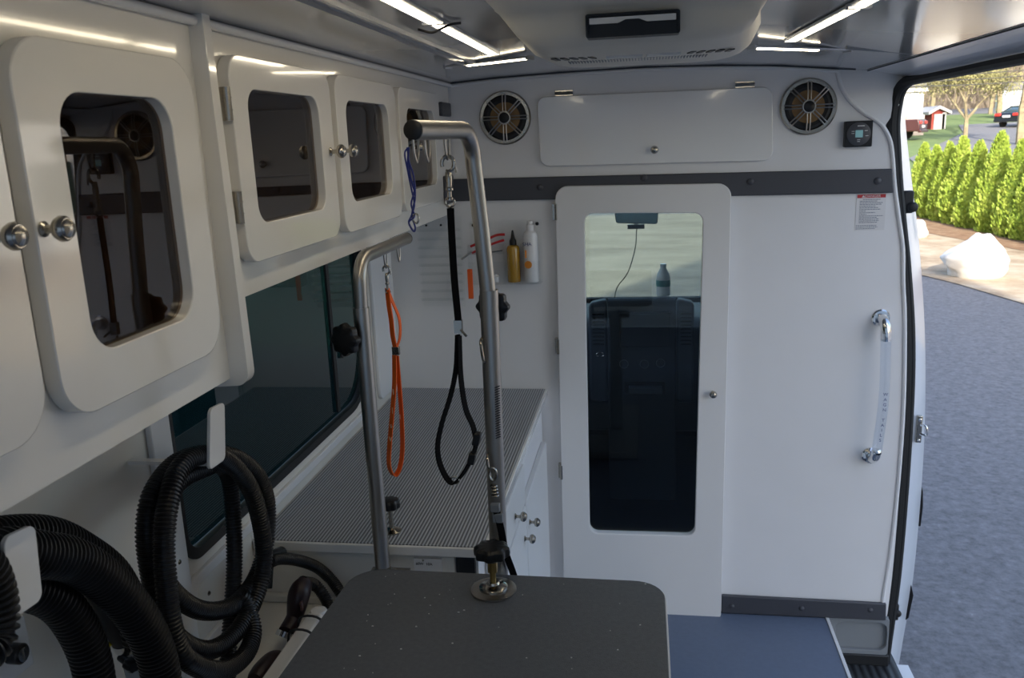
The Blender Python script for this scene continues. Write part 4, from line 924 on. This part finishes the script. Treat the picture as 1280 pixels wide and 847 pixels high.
b = B(); b.lathe([(.030, 0), (.033, .004), (.032, .03), (.033, .085), (.028, .105), (.015, .128), (.013, .135)], o, (0, 0, 1), 24); b.build('bottle_body', 'led_lens', wb)
b = B(); b.lathe([(.0338, .045), (.0338, .075)], o, (0, 0, 1), 24); mat('label_green', (.05, .22, .2), .5); b.build('bottle_label', 'label_green', wb)
b = B(); b.lathe([(.015, .135), (.015, .150), (0, .151)], o, (0, 0, 1), 18); b.build('cap', 'bottle_white', wb)

# ------------------------------------------------------------------ OUTSIDE
GZ = -.75
def far(px, py, y): return PY(px, py, y)
zc = far(1250, 160, 65).z
slope = (zc-GZ)/(65-26)
def gz(y): return GZ if y < 26 else GZ+(y-26)*slope
b = B(); xs = [-60, -20, 0, 10, 20, 40, 90]; ys = [-40, 0, 10, 26, 65, 120]
g = [[b.bm.verts.new((x, y, gz(y))) for x in xs] for y in ys]
for i in range(len(ys)-1):
    for j in range(len(xs)-1): b.face([g[i][j], g[i][j+1], g[i+1][j+1], g[i+1][j]])
struct(b.build('floor_street', 'asphalt', smooth=0))
def patch(name, pts, m, dz):
    b = B(); n = 8; pts = [Vec(p) for p in pts]
    vs = [b.bm.verts.new((p[0], p[1], gz(p[1])+dz)) for p in pts]; b.face(vs); o = struct(b.build(name, m, smooth=0)); return o
patch('floor_verge', [(-14, 21), (1.0, 20.5), (3.5, 17.0), (4.6, 13.3), (5.0, 11.2), (5.8, 8.6), (30, 6), (30, 25.9), (-14, 25.9)], 'dirt', .012)
patch('floor_sand', [(-14, 9.5), (1.6, 9.5), (3.4, 13), (3.5, 17.0), (3.5, 26), (-14, 26)], 'sand', .016)
patch('floor_mulch', [(5.4, 22.8), (6.6, 17.6), (7.2, 15.4), (14, 9), (16, 14), (9, 25.8), (5.2, 25.8)], 'mulch', .02)
patch('floor_lawn', [(6, 34), (60, 34), (90, 58), (90, 90), (-20, 90), (0, 40)], 'grass', .04)
q1, q2, q3, q4 = [far(x, y, yy) for x, y, yy in ((1200, 190, 40), (1235, 190, 40), (1275, 160, 66), (1232, 164, 66))]
patch('floor_drive', [(q1.x-3, 34), (q1.x+4, 34), (q2.x+2.6, 42), (q3.x+8, 66), (q3.x+8, 72), (q4.x-.5, 70), (q4.x-3.5, 60), (q1.x-1.5, 42)], 'asphalt', .08)

# rock
random.seed(5)
b = B(); bmesh.ops.create_icosphere(b.bm, subdivisions=4, radius=1)
rc = P(1224, 350, 2, GZ)
for v in b.bm.verts:
    c = v.co; n_ = noise.noise(c*1.3+Vec((3, 1, 2)))*.28+noise.noise(c*3.1)*.10
    c *= 1+n_; sm = max(0, min(1, (c.x+.8)/.9)); c.z *= (.5+.5*sm) if c.z > 0 else 1; hgt = .36+.16*max(0, 1-abs(c.x-.35)*1.1)
    v.co = Vec((c.x*.43, c.y*.36, max(-.05, c.z*hgt+.24)))
o = b.build('boulder', 'rock', smooth=60); o.location = (rc.x, rc.y+.3, GZ+.02); tag(o, 'large white sunlit boulder on the dirt beside the asphalt', 'rock')
b = B(); bmesh.ops.create_icosphere(b.bm, subdivisions=3, radius=1)
for v in b.bm.verts:
    c = v.co*(1+noise.noise(v.co*1.5)*.3); v.co = Vec((c.x*.42, c.y*.35, max(-.03, c.z*.24+.12)))
q = P(1146, 296, 2, GZ); o = b.build('boulder', 'rock', smooth=60); o.location = (q.x-.15, q.y, GZ+.02); tag(o, 'smaller white boulder half hidden beside the van door pillar', 'rock')

# arborvitae hedge
def shrub_mesh(seed):
    random.seed(seed); b = B(); H = 2.1
    def rad(t): return .40*min(1, .60+t*2.2)*(1-t)**.72 + .02
    n = 14; core = []
    for i in range(12):
        t = i/11; core.append([b.bm.verts.new((math.cos(2*math.pi*k/n)*rad(t)*.78*(1+.1*random.random()), math.sin(2*math.pi*k/n)*rad(t)*.78*(1+.1*random.random()), t*H*.97)) for k in range(n)])
    for A, Bq in zip(core, core[1:]):
        for k in range(n): b.face([A[k], A[(k+1) % n], Bq[(k+1) % n], Bq[k]])
    for i in range(4200):
        t = random.random()**1.15; a = random.uniform(0, 2*math.pi)
        lump = 1+.16*noise.noise(Vec((math.cos(a)*2, math.sin(a)*2, t*7+seed)))*2
        r = rad(t)*random.uniform(.80, 1.04)*lump; c = Vec((math.cos(a)*r, math.sin(a)*r, t*H+random.uniform(-.02, .05)))
        u = Vec((math.cos(a)*.5+random.uniform(-.3, .3), math.sin(a)*.5+random.uniform(-.3, .3), 1)).normalized()
        w = u.cross(Vec((random.uniform(-1, 1), random.uniform(-1, 1), random.uniform(-.5, .5)))).normalized(); s = random.uniform(.03, .065)*(1.2-.5*t)
        v = [b.bm.verts.new(c-w*s*.5), b.bm.verts.new(c+u*s*.6-w*s*.35+Vec((0,0,0))), b.bm.verts.new(c+u*s*1.5), b.bm.verts.new(c+u*s*.6+w*s*.4), b.bm.verts.new(c+w*s*.3)]
        b.face(v)
    return b
protos = [shrub_mesh(s).build('hedge_shrub', 'hedge_leaf', smooth=0) for s in (1, 2, 3)]
# where each shrub stands: base line of the hedge, heights from the photo
hs = [(1141, 178), (1156, 181), (1171, 177), (1187, 170), (1207, 175), (1231, 164), (1257, 174), (1276, 188)]
A0 = P(1146, 272, 2, GZ); A1 = P(1281, 304, 2, GZ)
names = ['partly hidden by the van pillar', 'second along from the van pillar', 'third along from the van pillar', 'fourth along, below the shed', 'fifth along, below the yellow trunk', 'tallest pointed one right of the yellow trunk', 'next to last toward the right edge', 'shortest one at the right edge of view']
for i, (px, py) in enumerate(hs):
    best = None
    for k in range(200):
        c = A0+(A1-A0)*(k/160.0-.1); w = c-CAM; u_ = 640+F*w.dot(rt)/w.dot(fw)
        if best is None or abs(u_-px) < best[0]: best = (abs(u_-px), c)
    c = best[1]+Vec((.25, .25, 0)); d = rt*((px-640)/F)-up*((py-423.5)/F)+fw; tz = (CAM+d*(c.y/d.y)).z
    o = protos[i] if i < 3 else protos[i % 3].copy()
    if i >= 3: C.objects.link(o)
    o.location = (c.x, c.y, GZ); sc_ = (tz-GZ)/2.16; o.scale = (sc_*1.2, sc_*1.2, sc_); o.rotation_euler = (0, 0, i*1.3)
    tag(o, 'bright yellow-green hedge shrub, '+names[i], 'shrub', 'sunlit hedge shrubs beyond the asphalt')
for k in range(4):   # hedge runs on beyond the right of the frame, seen by reflections
    o = protos[k % 3].copy(); C.objects.link(o); c = A1+(A1-A0)*(.12+.13*k); o.location = (c.x+.25, c.y+.25, GZ); o.scale = (1.15, 1.15, 1); o.rotation_euler = (0, 0, k*2.1)
    tag(o, 'bright yellow-green hedge shrub continuing the row past the right edge', 'shrub', 'hedge shrubs past the right edge')

# trees
def tree_bm(seed, H, spread, depth=5, leaf=None, fork=.35):
    random.seed(seed); b = B(); tips = []
    def br(p, d, L, r, k):
        q = p+d*L*.5+Vec((random.uniform(-.05, .05), random.uniform(-.05, .05), 0))*L; e = q+(d+Vec((random.uniform(-.15, .15), random.uniform(-.15, .15), .05))).normalized()*L*.5
        b.tube([p, q, e], r, 6 if k < 3 else 4, radii=[r, r*.85, r*.68], caps=False)
        if k >= depth: tips.append(e); return
        for j in range(random.choice((2, 3, 3) if k else (3, 4))):
            a = random.uniform(0, 2*math.pi); s = random.uniform(.35, .85)*spread
            nd = (d*.9+Vec((math.cos(a)*s, math.sin(a)*s, .15))).normalized(); br(e, nd, L*random.uniform(.62, .82), r*.6, k+1)
    br(Vec((0, 0, -.1)), Vec((0, 0, 1)), H*fork, H*.022, 0)
    return b, tips
def leaves(tips, n, s, spread, seed=1):
    random.seed(seed); b = B()
    for i in range(n):
        c = random.choice(tips)+Vec((random.gauss(0, spread), random.gauss(0, spread), random.gauss(0, spread*.8)))
        u = Vec((random.uniform(-1, 1), random.uniform(-1, 1), random.uniform(-1, 1))).normalized(); w = u.orthogonal().normalized()
        b.face([b.bm.verts.new(c), b.bm.verts.new(c+u*s+w*s*.5), b.bm.verts.new(c+u*s*1.6), b.bm.verts.new(c+u*s-w*s*.5)])
    return b
def tree(px, py, y, H, spread, seed, label, nl=2500, ls=.10, fork=.3, depth=5, lm='tree_leaf', lsp=.5, group=None):
    q = far(px, py, y); q.z = gz(y); t = thing('bare_tree', q, label, 'tree', group)
    bb, tips = tree_bm(seed, H, spread, depth, fork=fork); bmesh.ops.translate(bb.bm, verts=bb.bm.verts, vec=q); bb.build('trunk_and_branches', 'bark', t)
    lb = leaves(tips, nl, ls, lsp, seed); bmesh.ops.translate(lb.bm, verts=lb.bm.verts, vec=q); lb.build('budding_leaves', lm, t, smooth=0)
    return t
tree(1207, 168, 52, 6.6, 1.25, 4, 'spreading tree with yellowish trunk and budding crown beyond the hedge', 6500, .08, .21)
tree(1247, 160, 72, 11, .7, 9, 'tall tree standing behind the dark parked sedan', 2500, .12, .3)
tree(1276, 170, 48, 10, .6, 12, 'tree with yellow-green buds at the right edge of the view', 2500, .09, .4)
tree(1165, 168, 80, 10, .8, 21, 'bare tree rising behind the small red shed', 2500, .12, .3)
tree(1236, 160, 88, 9, .8, 23, 'bare brownish tree on the bank behind the driveway', 2500, .12, .3)
# wooded bank
random.seed(31); b = B()
for i in range(5200):
    x = random.uniform(10, 70); y = random.uniform(92, 104); z0 = gz(y); h = random.random()**.7*11; L = random.uniform(.8, 3.5); d = Vec((random.gauss(0, .35), random.gauss(0, .2), 1)).normalized(); w = Vec((1, 0, 0))*random.uniform(.04, .13)
    p = Vec((x, y, z0+h)); b.face([b.bm.verts.new(p), b.bm.verts.new(p+w), b.bm.verts.new(p+d*L+w*.5), b.bm.verts.new(p+d*L)])
tag(b.build('wooded_bank', 'woods', smooth=0), 'tangle of brown bare woodland filling the background behind the houses', 'woods')['kind'] = 'stuff'
b = B(); n = 40; base = []; 
for k in range(n+1):
    x = -10+k*2.4; base.append((b.bm.verts.new((x, 106, 0)), b.bm.verts.new((x, 108, gz(106)+5.5+2.0*noise.noise(Vec((x*.13, 0, 0)))))))
for a, c in zip(base, base[1:]): b.face([a[0], c[0], c[1], a[1]])
struct(b.build('floor_hill', 'woods', smooth=0))

# cars
def wheel(par, c, r, w, side):
    b = B(); b.lathe([(r*.6, -w/2), (r*.95, -w/2), (r, -w*.3), (r, w*.3), (r*.95, w/2), (r*.6, w/2)], c, side, 20); wh = b.build('wheel', 'tyre', par)
    b = B(); b.lathe([(r*.62, w*.3), (r*.6, w*.52), (r*.15, w*.45), (0, w*.45)], c, side, 16); b.build('hub_cap', 'nickel', wh)
def car(q, ang, kind, paint, label):
    nm = 'sedan' if kind == 'sedan' else 'pickup_truck'
    t = thing(nm, (0, 0, 0), label, 'car')
    L = 4.7 if kind == 'sedan' else 5.3; W_ = 1.78
    if kind == 'sedan':
        low = [(-2.35, .35), (2.3, .35), (2.35, .6), (2.2, .78), (1.0, .92), (-1.5, 1.0), (-2.25, .98), (-2.38, .75)]
        top_ = [(.95, .90), (.15, 1.38), (-.75, 1.42), (-1.65, 1.0)]
    else:
        low = [(-2.65, .45), (2.6, .45), (2.65, .8), (2.5, 1.0), (1.3, 1.12), (-2.6, 1.15), (-2.68, .8)]
        top_ = [(1.2, 1.1), (.6, 1.70), (-.7, 1.72), (-.85, 1.12)]
    b = B(); b.prism(rpoly(low, .10, 3), lambda a, c, d: Vec((a, d, c)), -W_/2, W_/2); b.build('car_body', paint, t, bevel=.06)
    b = B(); v0 = [b.bm.verts.new((x, s*(W_/2-.06 if z < 1.2 and i in (0, 3) else W_/2-.24), z)) for s in (-1, 1) for i, (x, z) in enumerate(top_)]
    b.face(v0[:4]); b.face(v0[4:][::-1])
    for i in range(4): b.face([v0[i], v0[(i+1) % 4], v0[4+(i+1) % 4], v0[4+i]])
    b.build('glasshouse', 'car_glass', t, bevel=.03)
    b = B(); zz = top_[1][1]; b.box(top_[2][0]-.05, top_[1][0]+.03, -W_/2+.24, W_/2-.24, zz-.01, zz+.045)
    for s in (-1, 1):
        for (p0, p1) in ((top_[0], top_[1]), (top_[3], top_[2]), ((-.25, 1.0), (-.25, zz))): b.tube([(p0[0], s*(W_/2-.07), p0[1]), (p1[0], s*(W_/2-.23), p1[1])], .035, 6)
    b.build('roof', paint, t, bevel=.02)
    rx = low[0][0]-.02
    for s in (-1, 1):
        b = B(); z = .78 if kind == 'sedan' else .9; b.box(rx-.03, rx+.12, s*.82 if s < 0 else .42, -.42 if s < 0 else .82, z-.02, z+.15); b.build('tail_light', 'tail_red', t, bevel=.02)
    b = B(); b.box(rx-.03, rx+.02, -.26, .26, .66, .80); b.build('number_plate', 'bottle_white', t)
    b = B(); b.box(rx-.08, rx+.1, -.85, .85, .38, .55); b.build('bumper', paint, t, bevel=.03)
    for x in (-L*.29, L*.30):
        for s in (-1, 1): wheel(t, Vec((x, s*(W_/2-.09), .33 if kind == 'sedan' else .38)), .33 if kind == 'sedan' else .38, .2, Vec((0, s, 0)))
    t.location = q; t.rotation_euler = (0, 0, ang)
    return t
q = far(1254, 161, 64); q.z = gz(64)+.09; q += Vec((1.9, 1.2, 0))
car(q, R(38), 'sedan', 'car_paint', 'dark sedan parked on the driveway beyond the hedge')
q = far(1138, 172, 56)+Vec((-2.0, 0, 0)); q.z = gz(56)+.05; car(q, R(150), 'truck', 'truck_paint', 'dark red pickup truck parked in front of the white porch house')
# porch house
def W3(px, py, y): p = far(px, py, y); return p
hb = thing('porch_house', W3(1140, 165, 60), 'pale house with white porch posts at the left of the opening view', 'house')
x0, x1 = far(1118, 150, 60).x, far(1153, 150, 60).x; z1 = far(1140, 108, 60).z; g0 = gz(60)
b = B(); b.box(x0-4, x1-.1, 61.2, 68, g0, z1); b.build('wall', 'house_trim', hb)
b = B(); b.box(x0-4, x1, 59.6, 61.2, g0, g0+1.3); b.build('porch_base', 'house_trim', hb)
for k in range(6):
    x = x0+.5+(x1-x0-.7)*k/5; b = B(); b.box(x-.09, x+.09, 59.7, 59.9, g0+1.3, z1-.3); b.build('porch_post', 'siding', hb)
b = B(); b.box(x0-4, x1+.1, 59.5, 61.2, z1-.35, z1); b.build('porch_beam', 'siding', hb)
b = B(); b.prism([(59.2, z1), (68.4, z1), (63.8, z1+2.6)], MAPX(x0-4.2), 0, x1-x0+4.5); b.build('roof', 'roof', hb)
# shed
x0, x1 = far(1160, 160, 66).x, far(1183, 160, 66).x; g0 = gz(66); z1 = far(1170, 141, 66).z; zp = far(1170, 134, 66).z
sd = thing('garden_shed', ((x0+x1)/2, 66, g0), 'small red and white shed with a white gable between the house and the tree', 'shed')
b = B(); b.prism([(x0+.2, g0), (x1-.1, g0), (x1-.1, z1), ((x0+x1)/2, zp-.15), (x0+.2, z1)], MAPY(66), 0, 3); b.build('wall', 'shed_red', sd)
b = B(); b.box(x0+.35, x0+1.05, 65.9, 66, g0, z1-.1); b.box(x1-.35, x1-.1, 65.9, 66, g0, z1); b.build('white_panel', 'siding', sd)
b = B(); m_ = (x0+x1)/2; b.prism([(x0-.1, z1-.12), (x0-.1, z1+.08), (m_, zp+.1), (x1+.2, z1+.08), (x1+.2, z1-.12), (m_, zp-.1)], MAPY(65.7), 0, 3.4); b.build('roof', 'siding', sd)
# white garage at right
x0 = far(1252, 140, 78).x; x1 = x0+9; g0 = gz(78); z1 = far(1265, 112, 78).z
gr = thing('white_garage', (x0+3, 78, g0), 'white building behind the dark sedan at the right of the view', 'building')
b = B(); b.box(x0, x1, 78, 79.5, g0, z1); b.build('wall', 'siding', gr)
b = B(); b.prism([(77.8, z1), (79.7, z1), (78.9, z1+.6)], MAPX(x0-.2), 0, x1-x0+.4); b.build('roof', 'roof', gr)
b = B(); b.box(x0+1.5, x0+4.0, 77.95, 78, g0, g0+2.2); b.build('garage_door', 'led_lens', gr)
# utility wires + pole
for k, (ya, yb_) in enumerate(((104, 92), (110, 99), (99, 84))):
    a = far(1090, ya, 45); c = far(1330, yb_, 45); b = B(); m_ = (a+c)/2-Vec((0, 0, .05)); b.tube(spline([a-(c-a), a, m_, c, c+(c-a)], per=4), .02, 5)
    tag(b.build('utility_wire', 'wire'), 'overhead utility wire crossing above the hedge, '+('middle one', 'lowest one', 'topmost one')[k], 'wire')
# unseen house added behind the van, outline shaped to cast its shade, and sunlit neighbour
TE = math.tan(R(26)); hy0 = -5.0
def hz(y): return GZ+(y-hy0)*TE
prof_h = [(-9, GZ), (5.05, GZ), (5.0, hz(11.0)), (4.85, hz(14.6)), (1.7, hz(17.6)), (1.03, hz(16.3)), (-.84, hz(12.3)), (-2.6, hz(9.0)), (-9, hz(8.2))]
hh = thing('rear_shade_house', (0, -8, GZ), 'unseen white clapboard gabled house added behind the van to cast its shade', 'house')
b = B(); b.prism(prof_h, MAPY(hy0), 0, -.4); b.build('front_wall', 'clapboard', hh, smooth=0)
b = B(); b.box(-9, -8.7, -12, hy0-.4, GZ, 5.5); b.box(4.75, 5.05, -12, hy0-.4, GZ, hz(11)); b.build('side_wall', 'clapboard', hh)
nb = thing('neighbour_house', (16, 18, GZ), 'white clapboard house standing past the hedge beyond the right edge of the view', 'house')
b = B(); u = Vec((.62, -.78, 0)).normalized(); w = Vec((.78, .62, 0)); b.obox(Vec((15, 18, GZ+2.6))+w*3, 9, 6, 5.2, ux=u, uy=w); b.build('wall', 'clapboard', nb)
b = B()
for s in (-2.2, 1.2): b.obox(Vec((15, 18, GZ+1.6))+u*s-w*.02, 1.0, .06, 1.3, ux=u, uy=w)
b.build('window', 'car_glass', nb)
# tree belt to the left, seen dimly through the tinted window
b = B(); random.seed(77)
for i in range(2600):
    c = Vec((random.uniform(-16, -12), random.uniform(-3, 24), GZ+random.uniform(0, 4.5))); s = random.uniform(.2, .5); u = Vec((random.uniform(-1, 1), random.uniform(-1, 1), random.uniform(-1, 1))).normalized(); w = u.orthogonal()
    b.face([b.bm.verts.new(c), b.bm.verts.new(c+u*s+w*s*.4), b.bm.verts.new(c+u*s*1.6), b.bm.verts.new(c+u*s-w*s*.4)])
tag(b.build('green_thicket', 'grass', smooth=0), 'dim green thicket beyond the tinted side window', 'bushes')['kind'] = 'stuff'

# ------------------------------------------------------------------ light
sun = bpy.data.lights.new('sun', 'SUN'); sun.energy = 6.5; sun.angle = R(.7); sun.color = (1, .93, .80)
so = bpy.data.objects.new('sun', sun); C.objects.link(so)
sd_ = Vec((.0, math.cos(R(26)), -math.sin(R(26)))); so.rotation_euler = sd_.to_track_quat('-Z', 'Y').to_euler()
w = bpy.data.worlds.new('world'); scene.world = w; w.use_nodes = True; nt = w.node_tree
bg = nt.nodes['Background']; sky = nt.nodes.new('ShaderNodeTexSky'); sky.sky_type = 'NISHITA'; scene.cycles.transparent_max_bounces = 24; sky.sun_disc = False; sky.sun_elevation = R(30); sky.sun_rotation = R(180); sky.air_density = 1; sky.dust_density = 2.5; sky.ozone_density = 1
nt.links.new(sky.outputs[0], bg.inputs[0]); bg.inputs[1].default_value = .36
scene.view_settings.view_transform = 'Standard'; scene.view_settings.look = 'None'; scene.view_settings.gamma = 1; scene.view_settings.exposure = .42; scene.view_settings.use_curve_mapping = False
